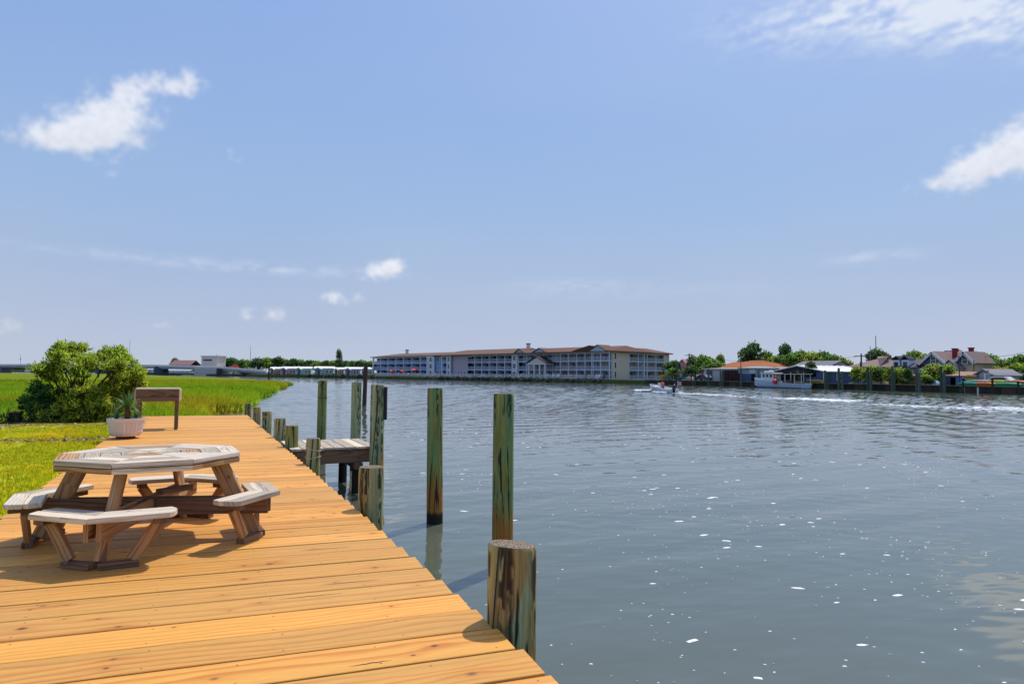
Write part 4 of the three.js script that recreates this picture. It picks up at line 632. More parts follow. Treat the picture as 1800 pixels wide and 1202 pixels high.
  for (let i = 0; i < 56; i++) { const px = 910 + i * 3.0 + (cr() - .5) * 1.5, k = keys[Math.floor(cr() * keys.length)], [x, z] = W(s(px), 2.4 + cr() * 1.1), m = solo('terrace_chair', ch, cc[k], k + ' slanted back chair in the row on the hotel terrace', 'chair', 'chairs along the hotel terrace'); m.position.set(x, LAND + .1, z); m.rotation.y = main.turn + (cr() - .5) * .6; }
  for (let i = 0; i < 24; i++) { const px = 664 + i * 5.4, [x, z] = W(s(px), 2.8 + cr() * .9), k = ['white', 'salmon', 'pink'][i % 3], m = solo('terrace_chair', ch, cc[k], k + ' slanted back chair near the parasols on the hotel terrace', 'chair', 'chairs near the hotel parasols'); m.position.set(x, LAND + .1, z); m.rotation.y = main.turn + (cr() - .5) * .6; }
}

// ---------------------------------------------------------------- motor boats
function hullGeo(L, B, hs, hb, draft, flare = .8) { // stern at z = +L/2, bow at -L/2; outside, inside and rail
  const n = 16, pos = [], idx = [], sec = (t) => { const b = B / 2 * (t < .45 ? 1 - .06 * (.45 - t) : Math.sqrt(Math.max(0, 1 - ((t - .45) / .55) ** 2.3))), s = lerp(hs, hb, t * t), k = -draft + (t > .7 ? ((t - .7) / .3) ** 2 * (draft + .25 * hb) : 0); return [[0, k], [b * flare * .75, k + .18 * (s - k)], [b * flare, k + .5 * (s - k)], [b, s], [b * .94, s + .02], [b * .88, s - .05], [b * flare * .86, Math.max(k + .3 * (s - k), .08)], [0, Math.max(k + .3 * (s - k), .08)]]; };
  const m = 15; for (let i = 0; i <= n; i++) { const t = i / n, q = sec(t), z = L / 2 - t * L; for (let j = 7; j >= 0; j--) pos.push(-q[j][0], q[j][1], z); for (let j = 1; j < 8; j++) pos.push(q[j][0], q[j][1], z); }
  for (let i = 0; i < n; i++) for (let j = 0; j < m - 1; j++) { const a = i * m + j, b = a + 1, c = a + m, d = c + 1; idx.push(a, b, c, b, d, c); }
  const o = pos.length / 3, q = sec(0); for (const [x, y] of [[-q[3][0], q[3][1]], [-q[1][0], q[1][1]], [0, q[0][1]], [q[1][0], q[1][1]], [q[3][0], q[3][1]]]) pos.push(x, y, L / 2); idx.push(o, o + 1, o + 2, o, o + 2, o + 3, o, o + 3, o + 4);
  const g = new THREE.BufferGeometry(); g.setAttribute('position', new THREE.Float32BufferAttribute(pos, 3)); g.setIndex(idx); const h = g.toNonIndexed(); h.computeVertexNormals(); return h;
}
function person(label, place, turn, shirtY, shirt, skinC, trousers, joints) { // one continuous body from blended limbs; clothes by height
  const res = 44, mc = new MarchingCubes(res, new THREE.MeshBasicMaterial(), false, false, 60000); mc.isolation = 0; const S = 1.0; // the field spans -1..1 -> metres * S
  const cap = (x, y, z, j) => { const [ax, ay, az, ra, bx, by, bz, rb] = j, dx = bx - ax, dy = by - ay, dz = bz - az, t = clamp(((x - ax) * dx + (y - ay) * dy + (z - az) * dz) / (dx * dx + dy * dy + dz * dz || 1), 0, 1); return Math.hypot(x - ax - dx * t, y - ay - dy * t, z - az - dz * t) - lerp(ra, rb, t); };
  for (let k = 0; k < res; k++) for (let j = 0; j < res; j++) for (let i = 0; i < res; i++) { const x = (i - res / 2) / (res / 2) * S, y = (j - res / 2) / (res / 2) * S + .72, z = (k - res / 2) / (res / 2) * S; let s = 0; for (const q of joints) s += Math.exp(-cap(x, y, z, q) * 34); mc.field[i + j * res + k * res * res] = Math.log(s + 1e-30) / 34; }
  mc.update(); const n = mc.count, P = mc.positionArray, g = new THREE.BufferGeometry(), pos = new Float32Array(n * 3), col = new Float32Array(n * 3);
  for (let i = 0; i < n; i++) { const x = P[i * 3] * S, y = P[i * 3 + 1] * S + .72, z = P[i * 3 + 2] * S; pos.set([x, y, z], i * 3); const c = y > shirtY[1] ? skinC : y > shirtY[0] ? shirt : trousers; col.set(y > 1.27 ? [.08, .05, .03] : c, i * 3); }
  g.setAttribute('position', new THREE.BufferAttribute(pos, 3)); g.setAttribute('color', new THREE.BufferAttribute(col, 3)); g.computeVertexNormals();
  const m = solo('person', g, new THREE.MeshStandardMaterial({ vertexColors: true, roughness: .85 }), label, 'person'); m.position.set(...place); m.rotation.y = turn; return m;
}
{
  const bx = 55.6, bz = -71.7, t = thing('motorboat', 'small white open motorboat speeding across the channel trailing a wake', 'boat', [bx, .12, bz], -.06); t.rotation.x = .055; t.scale.setScalar(.84);
  part(t, 'hull', hullGeo(6.0, 2.1, .62, 1.0, .3), M(.56, .58, .64, .35));
  part(t, 'rub_rail', (() => { const g = hullGeo(6.06, 2.14, .64, 1.02, .3); const p = g.attributes.position, keep = []; for (let i = 0; i < p.count; i += 3) { let ok = true; for (let k = 0; k < 3; k++) { const z = p.getZ(i + k), q = (3.03 - z) / 6.06, s = lerp(.64, 1.02, q * q); if (p.getY(i + k) < s - .09) ok = false; } if (ok) for (let k = 0; k < 3; k++) keep.push(p.getX(i + k), p.getY(i + k) - .0, p.getZ(i + k)); } const h = new THREE.BufferGeometry(); h.setAttribute('position', new THREE.Float32BufferAttribute(keep, 3)); h.computeVertexNormals(); return h; })(), M(.78, .74, .72, .5));
  part(t, 'console', mergeGeometries([box(.7, .85, .6, 0, .55, -.3), box(.75, .4, .05, 0, 1.15, -.55)]), M(.72, .70, .70, .4));
  part(t, 'thwart', box(1.6, .1, .5, 0, .5, 1.5), M(.62, .52, .38)); part(t, 'thwart', box(1.6, .08, .45, 0, .52, .55), M(.6, .5, .38)); part(t, 'foredeck', box(1.1, .06, 1.2, 0, .74, -1.7), M(.74, .70, .64));
  const ob = part(t, 'outboard_motor', (() => { const g = new THREE.CapsuleGeometry(.30, .35, 5, 12); g.scale(.85, 1, 1.15); return g; })(), M(.015, .016, .022, .3), [0, .92, 3.15]); part(ob, 'leg', box(.16, 1.0, .3, 0, -.75, .05), M(.02, .02, .025)); 
  const skin = [.52, .25, .16];
  person('person in an orange top leaning at the wheel of the motorboat', [bx + .05, .12 + .02, bz + .25], -.06 + Math.PI, [.82, 1.16], [.62, .13, .05], skin, [.10, .12, .20], [[0, .52, 0, .15, 0, .74, .05, .13], [0, .74, .05, .13, 0, 1.02, .14, .16], [-.13, 1.05, .14, .08, .13, 1.05, .14, .08], [0, 1.05, .15, .06, 0, 1.2, .2, .06], [0, 1.24, .22, .10, 0, 1.31, .22, .095], [.19, 1.05, .14, .06, .26, .84, .25, .05], [.26, .84, .25, .05, .18, .83, .48, .04], [-.19, 1.05, .14, .06, -.26, .84, .25, .05], [-.26, .84, .25, .05, -.18, .83, .48, .04], [.09, .52, .02, .10, .12, .50, .42, .075], [.12, .50, .42, .075, .12, .10, .45, .05], [.12, .08, .45, .05, .12, .06, .6, .045], [-.09, .52, .02, .10, -.12, .50, .42, .075], [-.12, .50, .42, .075, -.12, .10, .45, .05], [-.12, .08, .45, .05, -.12, .06, .6, .045]]);
  const fl = thing('boat_flag', 'little pink and white flag on a stick at the stern of the motorboat', 'flag', [bx + .75, .45, bz + 2.3]); part(fl, 'stick', new THREE.CylinderGeometry(.02, .02, 1.1, 5), trimW, [0, .55, 0]); part(fl, 'cloth', (() => { const g = new THREE.PlaneGeometry(.7, .5, 6, 1), p = g.attributes.position; for (let i = 0; i < p.count; i++) p.setZ(i, .06 * Math.sin(p.getX(i) * 9)); g.computeVertexNormals(); return g; })(), new THREE.MeshStandardMaterial({ color: lin(.55, .22, .30), side: THREE.DoubleSide }), [0, .8, .38], [0, Math.PI / 2, 0]);
  // wake: churned foam astern, bow spray, and the wash line beyond
  const r = rng(303), o = [0, 0, 0], blob = new THREE.IcosahedronGeometry(1, 1);
  scatter('wake_foam', 'white churned wake stretching behind the motorboat', 'foam', blob, M(.74, .77, .80, .9), 11000, (i) => {
    let x, z, s, y = 0; if (i < 350) { const a = r(), sd = r() < .5 ? -1 : 1; z = bz + .8 - 3.0 * a + 1.6; x = bx + sd * (.75 + .5 * (1 - a)) + (r() - .5) * .5; s = .06 + .10 * r(); y = .12 * r(); if (z < bz - 1.8) { s *= 1.2; } }
    else if (i < 520) { z = bz - 3.0 - r() * .9; x = bx + (r() - .5) * 2.2 - .5; s = .08 + .1 * r(); y = .22 * r(); }
    else { const t = Math.pow(r(), .9), d = t * 62; z = bz + 3 + d; const wd = .5 + 1.35 * Math.sqrt(d / 10); const g = (r() + r() + r() - 1.5) * 1.3; x = bx + g * wd + .9 * Math.sin(d * .11); const den = fbm(x * .55 + 3, z * .22 + 9, 3); if (den + .22 * Math.exp(-d / 9) < .49 + .15 * r()) return null; s = (.03 + .11 * r() * r()) * (1 + .3 * t); y = .05 * r() * Math.exp(-d / 8); }
    waterAt(x, z, o); return { x, y: o[0] + y, z, ry: r() * 6, sx: s * 1.2, sy: s * (y > .05 ? .8 : .22), sz: s * 2.0, c: [1, 1, 1] };
  });
}
{ // work boat tied up across the channel
  const X = 101.7, zb = zOn(1327, X), zs = zOn(1417, X), L = zs - zb, t = thing('work_boat', 'pale blue wooden work boat with long awning moored at the bulkhead', 'boat', [X, 0, (zb + zs) / 2], 0);
  const hb = M(.42, .54, .66, .5); part(t, 'hull', hullGeo(L, 3.4, .95, 2.0, .5, .86), hb); part(t, 'boot_stripe', (() => { const g = hullGeo(L + .04, 3.44, .12, .2, .5, .9); return g; })(), M(.03, .03, .035));
  const cab = part(t, 'cabin', box(2.0, 1.6, 3.0, 0, 2.05, -L * .16), M(.66, .68, .72, .5)); for (const z of [-.9, 0, .9]) part(cab, 'window', box(2.06, .62, .55, 0, 2.35, -L * .16 + z), glass); part(cab, 'roof', box(2.4, .12, 3.5, 0, 2.92, -L * .16), M(.74, .72, .70)); part(cab, 'radar', new THREE.CylinderGeometry(.35, .4, .3, 10), trimW, [0, 3.35, -L * .16]); part(cab, 'hatch', box(1.2, .35, 1.2, 0, 3.14, -L * .20), trimW);
  part(t, 'awning', box(2.6, .10, L * .62, 0, 2.72, L * .22), M(.74, .66, .56)); for (const z of [.02, .2, .38, .5]) for (const x of [-1.15, 1.15]) part(t, 'awning_post', box(.07, 1.7, .07, x, 1.85, L * z), trimW);
  part(t, 'hauler', (() => { const g = new THREE.TorusGeometry(.45, .12, 6, 14); g.rotateY(Math.PI / 2); return g; })(), M(.35, .30, .22), [-1.1, 1.75, L * .05]); part(t, 'gear_box', box(1.4, .7, 2.2, 0, 1.2, L * .2), M(.22, .10, .07)); part(t, 'engine_box', box(1.3, .6, 1.6, 0, 1.1, L * .38), M(.30, .22, .16)); part(t, 'float', new THREE.SphereGeometry(.48, 14, 10), M(.75, .04, .06, .5), [-1.9, 1.28, L * .06]);
}

// ---------------------------------------------------------------- pilings, sheds and houses on the right bank
{
  const pmats = [M(.075, .115, .085), M(.09, .12, .10), M(.06, .085, .06)], dk = M(.04, .04, .035);
  const P = [[1189, 642], [1192, 640], [1223, 648], [1246, 648], [1267, 651], [1271, 653], [1303, 648], [1334, 650], [1403, 651], [1407, 656], [1451, 651], [1455, 656], [1475, 647], [1481, 653], [1526, 645], [1531, 655], [1569, 644], [1572, 656], [1612, 645], [1616, 656], [1655, 644], [1660, 655], [1693, 671], [1745, 665], [1790, 670]];
  P.forEach(([px, top], i) => { const X = 103.1 - (i % 2) * .35, D = depthOn(px, X), z = zOn(px, X), h = level(top, px, D), n = i + 1; const d = i > 21 ? .3 : .44, t = solo('dock_piling', new THREE.CylinderGeometry(d * .46, d * .5, h + 1, 10), i > 21 ? dk : pmats[i % 3], 'green grey dock piling standing along the far bulkhead', 'piling', 'dock pilings along the far bulkhead'); t.position.set(X, (h - 1) / 2, z); });
  for (const px of [1694, 1719, 1745]) { const X = 103.3, D = depthOn(px, X), t = solo('fender_post', box(.16, 1.5, .16), M(.62, .58, .55), 'short white post set against the dark bulkhead below the kayaks', 'post', 'white posts on the bulkhead'); t.position.set(X, .15, zOn(px, X)); }
  const roofOrange = M(.36, .13, .055, .95), roofGrey = M(.20, .19, .20, .95), roofTan = M(.25, .18, .16, .95), roofWhite = M(.72, .72, .72, .6), white = M(.60, .60, .60), cream = M(.56, .49, .34), beige = M(.47, .41, .31), navy = M(.045, .08, .20, .6), blue = M(.02, .16, .38), brick = M(.26, .085, .05), mauve = M(.36, .24, .26);
  let h = house('storage_shed', 'long flat white storage shed behind the bulkhead between the hotel and the work boat', 'shed', 110, 1238, 1301, 649, 647.5, 7, M(.54, .53, .54), M(.5, .48, .46), { hip: 3 });
  for (let i = 0; i < 7; i++) part(h.t, 'wall_batten', box(.06, h.e, .16, -h.depth / 2 - .03, h.e / 2, -h.L / 2 + (i + .5) * h.L / 7), white); win(h.t, 2.0, 2.2, [-h.depth / 2 - .05, 1.4, -h.L * .33], FACE_W, M(.4, .42, .46));
  h = house('workshop', 'small blue grey workshop with dark doors just left of the work boat', 'shed', 108, 1302, 1331, 648, 645, 6, M(.30, .36, .42), M(.30, .33, .36), { hip: 1 }); part(h.t, 'door', box(.12, h.e * .62, h.L * .55, -h.depth / 2 - .06, h.e * .31, -h.L * .15), navy); part(h.t, 'door', box(.12, h.e * .62, h.L * .25, -h.depth / 2 - .06, h.e * .31, h.L * .3), M(.015, .015, .02)); part(h.t, 'sign', box(.1, .9, 1.6, -h.depth / 2 - .06, h.e * .8, h.L * .25), M(.5, .55, .6));
  // stack of crab traps in front of the white shed
  const trap = (() => { const a = []; for (let i = 0; i <= 4; i++) { const q = -.45 + i * .225; a.push(box(.05, .6, .05, q, .3, -.45), box(.05, .6, .05, q, .3, .45), box(.05, .6, .05, -.45, .3, q), box(.05, .6, .05, .45, .3, q), box(.95, .05, .05, 0, .6, q), box(.05, .05, .95, q, .6, 0)); } for (const y of [.02, .3, .58]) a.push(box(.95, .05, .05, 0, y, -.45), box(.95, .05, .05, 0, y, .45), box(.05, .05, .95, -.45, y, 0), box(.05, .05, .95, .45, y, 0)); a.push(box(.7, .45, .7, 0, .28, 0)); return mergeGeometries(a); })(), tm = M(.085, .045, .05);
  const zt = zOn(1287, 107.5); for (let y = 0; y < 4; y++) for (let i = 0; i < 5 - (y > 2 ? 1 : 0); i++) { const m = solo('crab_trap', trap, tm, 'dark wire crab trap, ' + ['first', 'second', 'third', 'fourth', 'fifth'][i] + ' from the left in the ' + ['bottom', 'second', 'third', 'top'][y] + ' row of the stack', 'crab trap', 'stack of crab traps'); m.position.set(107.6, LAND + y * .63, zt + (i - 2) * 1.02); }
  h = house('orange_roof_house', 'wide house with a hipped orange roof behind the white shed', 'house', 124, 1262, 1340, 647, 634, 12, M(.45, .34, .22), roofOrange, { hip: 6 });
  h = house('orange_roof_house', 'smaller orange roofed house beside the trees behind the white shed', 'house', 130, 1256, 1296, 647, 637, 9, M(.45, .34, .22), roofOrange, { hip: 3 });
  h = house('grey_roof_house', 'taller grey roofed house rising behind the orange roofs', 'house', 142, 1290, 1342, 640, 628.5, 10, M(.36, .31, .29), M(.24, .20, .20, .95), {});
  h = house('pink_house', 'narrow pink gabled house beside the hotel', 'house', 138, 1190, 1212, 646, 632, 8, M(.52, .20, .32), M(.40, .20, .26), { ridge: 'x' }); win(h.t, 1, 1.4, [-h.depth / 2 - .08, h.e * .6, 0], FACE_W);
  h = house('beige_house', 'plain house with a wide grey roof and round window behind the boathouse', 'house', 126, 1384, 1446, 650, 634.5, 12, M(.45, .40, .36), roofGrey, {}); part(h.t, 'round_window', (() => { const g = new THREE.CylinderGeometry(.8, .8, .15, 18); g.rotateZ(Math.PI / 2); return g; })(), blue, [-h.depth / 2 - .08, h.e * .75, -h.L * .42]);
  h = house('small_shed', 'little grey shed with dark opening behind the work boat', 'shed', 114, 1350, 1380, 652, 646, 5, M(.38, .33, .26), M(.30, .27, .26), { ridge: 'x' }); part(h.t, 'opening', box(.1, 1.6, 1.8, -h.depth / 2 - .06, .9, .3), M(.02, .02, .02));
  { // boathouse: open gable to the water, white roof, blue side wall with windows
    const X = 106, zr = zOn(1450, X), zl = zOn(1362, X), L = zr - zl, D = depthOn(1450, X), e = level(655.5, 1450, D) - LAND + .2, rh = e + 1.15, dp = 12.5;
    const t = thing('boathouse', 'boathouse with a white metal roof, open water side and navy blue wall', 'boathouse', [X + dp / 2, LAND - .02, (zl + zr) / 2]);
    part(t, 'roof', roofGeo(dp, L, rh - e, .5), roofWhite, [0, e, 0], [0, Math.PI / 2, 0]); const rb = new THREE.BoxGeometry(.08, .06, 1);
    for (let i = 0; i < 9; i++) { const g = box(.07, .07, Math.hypot(L / 2, rh - e) + .3); const m = part(t, 'roof_seam', g, trimW, [-dp / 2 + i * dp / 8, (e + rh) / 2 + .22, L / 4], [Math.atan2(rh - e, L / 2), 0, 0]); }
    part(t, 'gable', gableWall(L, (rh - e) * .92, .2), M(.03, .03, .04), [-dp / 2 - .1, e + .02, 0], [0, Math.PI / 2, 0]);
    for (let i = 0; i < 14; i++) part(t, 'wall_panel', box(dp / 14 - .05, e, .2, -dp / 2 + (i + .5) * dp / 14, e / 2, L / 2 - .1), i < 2 ? M(.03, .05, .16, .6) : navy); part(t, 'wall', box(dp, e, .2, 0, e / 2, -L / 2 + .1), navy); part(t, 'back_wall', box(.2, e, L - .4, dp / 2 - .1, e / 2, 0), M(.03, .03, .05)); part(t, 'front_wall', box(.2, e, L * .14, -dp / 2 + .1, e / 2, L / 2 - L * .07 - .2), navy); part(t, 'corner_board', box(.3, e, .3, -dp / 2 - .05, e / 2, L / 2 + .02), trimW); part(t, 'corner_board', box(.25, e, .25, dp / 2, e / 2, L / 2 + .02), trimW);
    for (const x of [-2.4, 3.6]) win(t, 1.2, 1.3, [x, e * .60, L / 2 + .06], 0); part(t, 'door', box(1.0, 2.0, .1, 3.3, 1.0, L / 2 + .08), M(.45, .47, .52)); for (const z of [-.46, -.16, .1]) part(t, 'post', box(.25, e, .25, -dp / 2 + .1, e / 2, L * z), M(.38, .38, .26));
  }
  { // low boathouse clutter: stored dinghies and blue boxes under the roof
    const X = 106.8; [[1425, [.05, .10, .28], 'navy blue'], [1440, [.10, .16, .34], 'faded blue']].forEach(([px, c, w]) => { const m = solo('storage_bin', mergeGeometries([box(1.2, 1.1, 1.8, 0, .55, 0), box(1.3, .12, 1.9, 0, 1.16, 0)]), M(...c), w + ' storage bin under the boathouse roof', 'bin'); m.position.set(X, LAND, zOn(px, X)); });
    [[1432, 'yellow tan dinghy lying by the boathouse front', [.5, .36, .12]]].forEach(([px, l, c]) => { const m = solo('dinghy', hullGeo(3.6, 1.3, .45, .6, .1), M(...c), l, 'dinghy'); m.position.set(105.2, LAND + .2, zOn(px, 105.2)); });
  }
  h = house('hip_roof_house', 'cream house with a big mauve brown hipped roof behind the boathouse', 'house', 127, 1490, 1546, 646, 626.5, 13, cream, roofTan, { hip: 5.5 }); part(h.t, 'window', box(.1, 1.2, 1.4, -h.depth / 2 - .06, h.e * .55, -h.L * .3), navy);
  h = house('mansard_house', 'dark slate roofed house with two white dormers behind the hedge', 'house', 131, 1562, 1606, 647, 632, 9, M(.40, .34, .33), M(.035, .04, .065, .8), { hip: 1.6 }); for (const f of [-.22, .14]) { const d = part(h.t, 'dormer', mergeGeometries([box(1.8, 1.9, 1.5)]), M(.66, .68, .76), [-h.depth / 2 + 1.3, h.e + (h.rh - h.e) * .42, h.L * f]); part(d, 'pane', box(.08, 1.1, .8, -.95, 0, 0), glass); part(d, 'dormer_roof', roofGeo(1.9, 1.6, .7, .15), M(.05, .05, .08), [0, .95, 0], [0, Math.PI / 2, 0]); }
  { const g = part(h.t, 'side_roof', roofGeo(6, 8, 3.2, .3), M(.16, .16, .17), [0, h.e, h.L / 2 + 3.4], [0, Math.PI / 2, 0]); part(h.t, 'side_wall', box(8, h.e, 5.4, 0, h.e / 2, h.L / 2 + 3.2), M(.36, .30, .28)); }
  h = house('brick_shed', 'long low red brick shed behind the pilings right of the boathouse', 'shed', 112, 1530, 1590, 661, 658, 5, brick, M(.36, .16, .08), { hip: 2 }); part(h.t, 'door', box(.1, 1.7, 1.1, -h.depth / 2 - .06, .85, h.L * .36), M(.45, .20, .02));
  { // big house with blue gables and red chimneys
    const X = 121; h = house('gabled_house', 'large cream house with bright blue gables, brown roof and red brick chimneys', 'house', X, 1640, 1716, 640, 619, 5, cream, roofTan, { hip: 1.6 }); const t = h.t, L = h.L, e = h.e, up = h.rh - h.e;
    const wing = (z, w, u, dx, m) => { part(t, 'wing_wall', box(3, e, w - .4, -h.depth / 2 - .2 + dx, e / 2, z), cream); const r = part(t, 'wing_roof', roofGeo(5.4, w, u, .4), roofTan, [-h.depth / 2 + .6 + dx, e + .012, z], [0, Math.PI / 2, 0]); part(r, 'barge_board', mergeGeometries([-1, 1].map((s) => { const g = box(Math.hypot(w / 2 + .4, u) + .1, .42, .16); g.rotateZ(-s * Math.atan2(u, w / 2 + .4)); g.translate(s * (w / 4 + .2), u / 2, -3.15); return g; })), M(.58, .60, .64)); const gb = part(t, 'gable', gableWall(w - .3, u * .93, .3), m, [-h.depth / 2 - 1.86 + dx, e + .03, z], [0, -Math.PI / 2, 0]); win(gb, .8, 1.2, [0, u * .34, .2], 0); };
    wing(-L / 2 + 1.5, 4.0, up * .97, 0, blue); wing(L / 2 - 1.0, 2.7, up * .95, .8, M(.10, .20, .34));
    part(t, 'porch_roof', roofGeo(2.4, 3.4, 1.5, .2), roofGrey, [-h.depth / 2 - 1.2, e - .9, .8], [0, Math.PI / 2, 0]); part(t, 'porch_gable', gableWall(3.2, 1.4, .2), M(.60, .55, .46), [-h.depth / 2 - 2.2, e - .85, .8], [0, Math.PI / 2, 0]); part(t, 'porch_wall', box(2.0, e - .9, 3.0, -h.depth / 2 - 1.28, (e - .9) / 2, .8), cream);
    for (const [z, x, y, hh] of [[-L * .16, .3, up * .98, 1.1], [-L * .06, -1.3, up * .80, 2.0], [L * .20, .2, up * 1.0, 1.4]]) { const c = part(t, 'chimney', box(.6, hh, .6), M(.24, .03, .03), [x, e + y, z]); part(c, 'cap', box(.75, .2, .75, 0, hh / 2 + .08, 0), M(.26, .06, .06)); }
    for (const f of [-.34, .36]) win(t, .8, 1.2, [-h.depth / 2 - 1.78 + (f > 0 ? .8 : 0), e * .5, f * L], FACE_W);
  }
  h = house('low_cottage', 'low cream cottage with faded red roof in front of the gabled house', 'cottage', 111, 1662, 1714, 662, 654.5, 7, M(.48, .44, .33), M(.34, .20, .16), {}); win(h.t, 1, 1, [-h.depth / 2 - .08, h.e * .5, h.L * .1], FACE_W); part(h.t, 'door', box(.1, 1.8, .9, -h.depth / 2 - .06, .9, h.L * .34), M(.48, .44, .02));
  h = house('garage', 'grey gabled garage at the right end of the bank', 'garage', 111.5, 1716, 1746, 661, 650, 7, M(.40, .39, .42), M(.27, .25, .27), { ridge: 'x', gableM: M(.42, .42, .47) }); part(h.t, 'garage_door', box(.12, h.e * .7, h.L * .34, -h.depth / 2 - .06, h.e * .35, h.L * .25), M(.24, .22, .24)); part(h.t, 'vent', box(.1, .5, .5, -h.depth / 2 - .08, h.e + .7, h.L * .18), M(.1, .1, .1));
  // kayaks on the bank
  [[1706, [.0, .32, .20], 'green kayak at the left end of the row of kayaks'], [1722, [.35, .33, .32], 'grey kayak second from the left in the row of kayaks'], [1731, [.62, .12, .02], 'orange red kayak in the middle of the row of kayaks'], [1752, [.42, .48, .02], 'yellow green kayak below the parked car'], [1772, [.0, .32, .16], 'green kayak right of the yellow green one'], [1783, [.62, .17, .05], 'orange kayak at the right end of the row of kayaks']].forEach(([px, c, l], i) => {
    const X = 105.6 + (i % 2) * .7, t = thing('kayak', l, 'kayak', [X, LAND + .35 + (i % 2) * .35, zOn(px, X)], .05 * (i % 3 - 1), 'kayaks laid out on the bank'); const g = new THREE.SphereGeometry(1, 18, 10); g.scale(.38, .26, 2.1); t.rotation.z = -.7; part(t, 'hull', g, M(...c, .4)); part(t, 'cockpit', (() => { const q = new THREE.TorusGeometry(.24, .05, 6, 16); q.rotateX(Math.PI / 2); q.scale(1, 1, 1.5); return q; })(), M(.02, .02, .02), [0, .24, .1]); });
  const rk = thing('kayak_rack', 'white pipe frame rack behind the kayaks', 'rack', [107, LAND, zOn(1770, 107)]); for (const z of [-3, 0, 3]) part(rk, 'upright', box(.1, 1.9, .1, 0, .95, z), trimW); part(rk, 'rail', box(.1, .1, 6.2, 0, 1.95, 0), trimW); part(rk, 'rail', box(.12, .08, 6.2, 0, .6, 0), trimW);
  // vehicles
  function car(label, X, px, body, o = {}) { const t = thing('parked_car', label, 'car', [X, LAND, zOn(px, X)], o.turn || 0, 'cars parked on the far bank'); const s = new THREE.Shape([[-2.2, .35], [2.2, .35], [2.25, .75], [1.95, .92], [1.0, 1.0], [.35, 1.45], [-1.3, 1.47], [-2.0, 1.0], [-2.25, .85]].map(([x, y]) => new THREE.Vector2(x, y))); const g = new THREE.ExtrudeGeometry(s, { depth: 1.6, bevelEnabled: true, bevelSize: .06, bevelThickness: .06, bevelSegments: 2 }); g.translate(0, 0, -.8); g.rotateY(Math.PI / 2); part(t, 'body', g, M(...body, .3)); const ws = new THREE.Shape([[.85, .98], [.30, 1.38], [-1.2, 1.40], [-1.75, 1.0]].map(([x, y]) => new THREE.Vector2(x, y))), wg = new THREE.ExtrudeGeometry(ws, { depth: 1.76, bevelEnabled: false }); wg.translate(0, 0, -.88); wg.rotateY(Math.PI / 2); part(t, 'window', wg, glass); for (const z of [-1.4, 1.4]) for (const x of [-.8, .8]) { const w = part(t, 'wheel', (() => { const c = new THREE.CylinderGeometry(.34, .34, .24, 16); c.rotateZ(Math.PI / 2); return c; })(), M(.02, .02, .02), [x, .34, z]); part(w, 'rim', (() => { const c = new THREE.CylinderGeometry(.2, .2, .27, 12); c.rotateZ(Math.PI / 2); return c; })(), M(.4, .4, .42, .3)); } return t; }
  car('silver car parked behind the kayaks', 108.6, 1755, [.55, .58, .58]); car('white car parked between the pilings left of the white shed', 112, 1221, [.66, .68, .70]); car('dark teal car parked just right of the hotel', 112, 1179, [.02, .10, .13]); car('dark blue car parked in front of the white shed', 107, 1236, [.03, .035, .10]); car('blue car by the pink house', 116, 1204, [.03, .20, .32], { turn: .5 });
  const bn = [[1671, [.05, .06, .11], 'dark blue dumpster before the low cottage', 1.6, 2.4], [1681, [.08, .16, .42], 'small bright blue barrel before the low cottage', 1.3, .9], [1168, [.62, .30, .02], 'orange yellow equipment box at the corner of the hotel', 1.4, 2.2], [1214, [.45, .32, .20], 'tan lumber pile left of the white car', .9, 2.6], [1545, [.48, .36, .26], 'upturned tan skiff behind the pilings', .8, 3.0], [1628, [.42, .40, .42], 'heap of grey and white gear under the round tree', .9, 2.4], [1640, [.30, .50, .56], 'pale blue tarp heap left of the cottage', .8, 2.2]];
  for (const [px, c, l, hh, w] of bn) { const X = px < 1180 ? 116 : 107.2, g = new THREE.BoxGeometry(1.3, hh, w, 3, 3, 5), p = g.attributes.position, rough = /heap|pile|skiff/.test(l); if (rough) for (let i = 0; i < p.count; i++) { const y = p.getY(i) / hh + .5, k = 1 - .5 * y * y; p.setXYZ(i, p.getX(i) * k, p.getY(i) + .1 * (vn(p.getX(i) * 3, p.getZ(i) * 3) - .5), p.getZ(i) * k); } g.computeVertexNormals(); const m = solo(/dumpster/.test(l) ? 'dumpster' : /barrel/.test(l) ? 'barrel' : /skiff/.test(l) ? 'skiff' : /lumber/.test(l) ? 'lumber_pile' : /box/.test(l) ? 'equipment_box' : 'gear_heap', g, M(...c), l, l.split(' ').find((w) => /dumpster|barrel|skiff|lumber|box|gear|tarp/.test(w))); m.position.set(X, LAND + hh / 2, zOn(px, X)); }
  // poles, masts and wires
  const pm = M(.09, .075, .065); const ends = [];
  function pole(px, X, top, o = {}) { const D = depthOn(px, X), z = zOn(px, X), y = level(top, px, D), r = o.r ?? .14, t = thing(o.name || 'utility_pole', o.label, o.cat || 'utility pole', [X, LAND, z]); part(t, 'shaft', new THREE.CylinderGeometry(r * .7, r, y - LAND, 8), o.m || pm, [0, (y - LAND) / 2, 0]); if (o.arm) part(t, 'crossarm', box(.16, .16, 3.2, 0, y - LAND - .5, 0), pm); if (o.lamp) part(t, 'lamp_head', (() => { const c = new THREE.CapsuleGeometry(.14, .6, 3, 8); c.rotateX(1.3); return c; })(), M(.3, .3, .3), [0, y - LAND, .4]); return [X, y - .5, z]; }
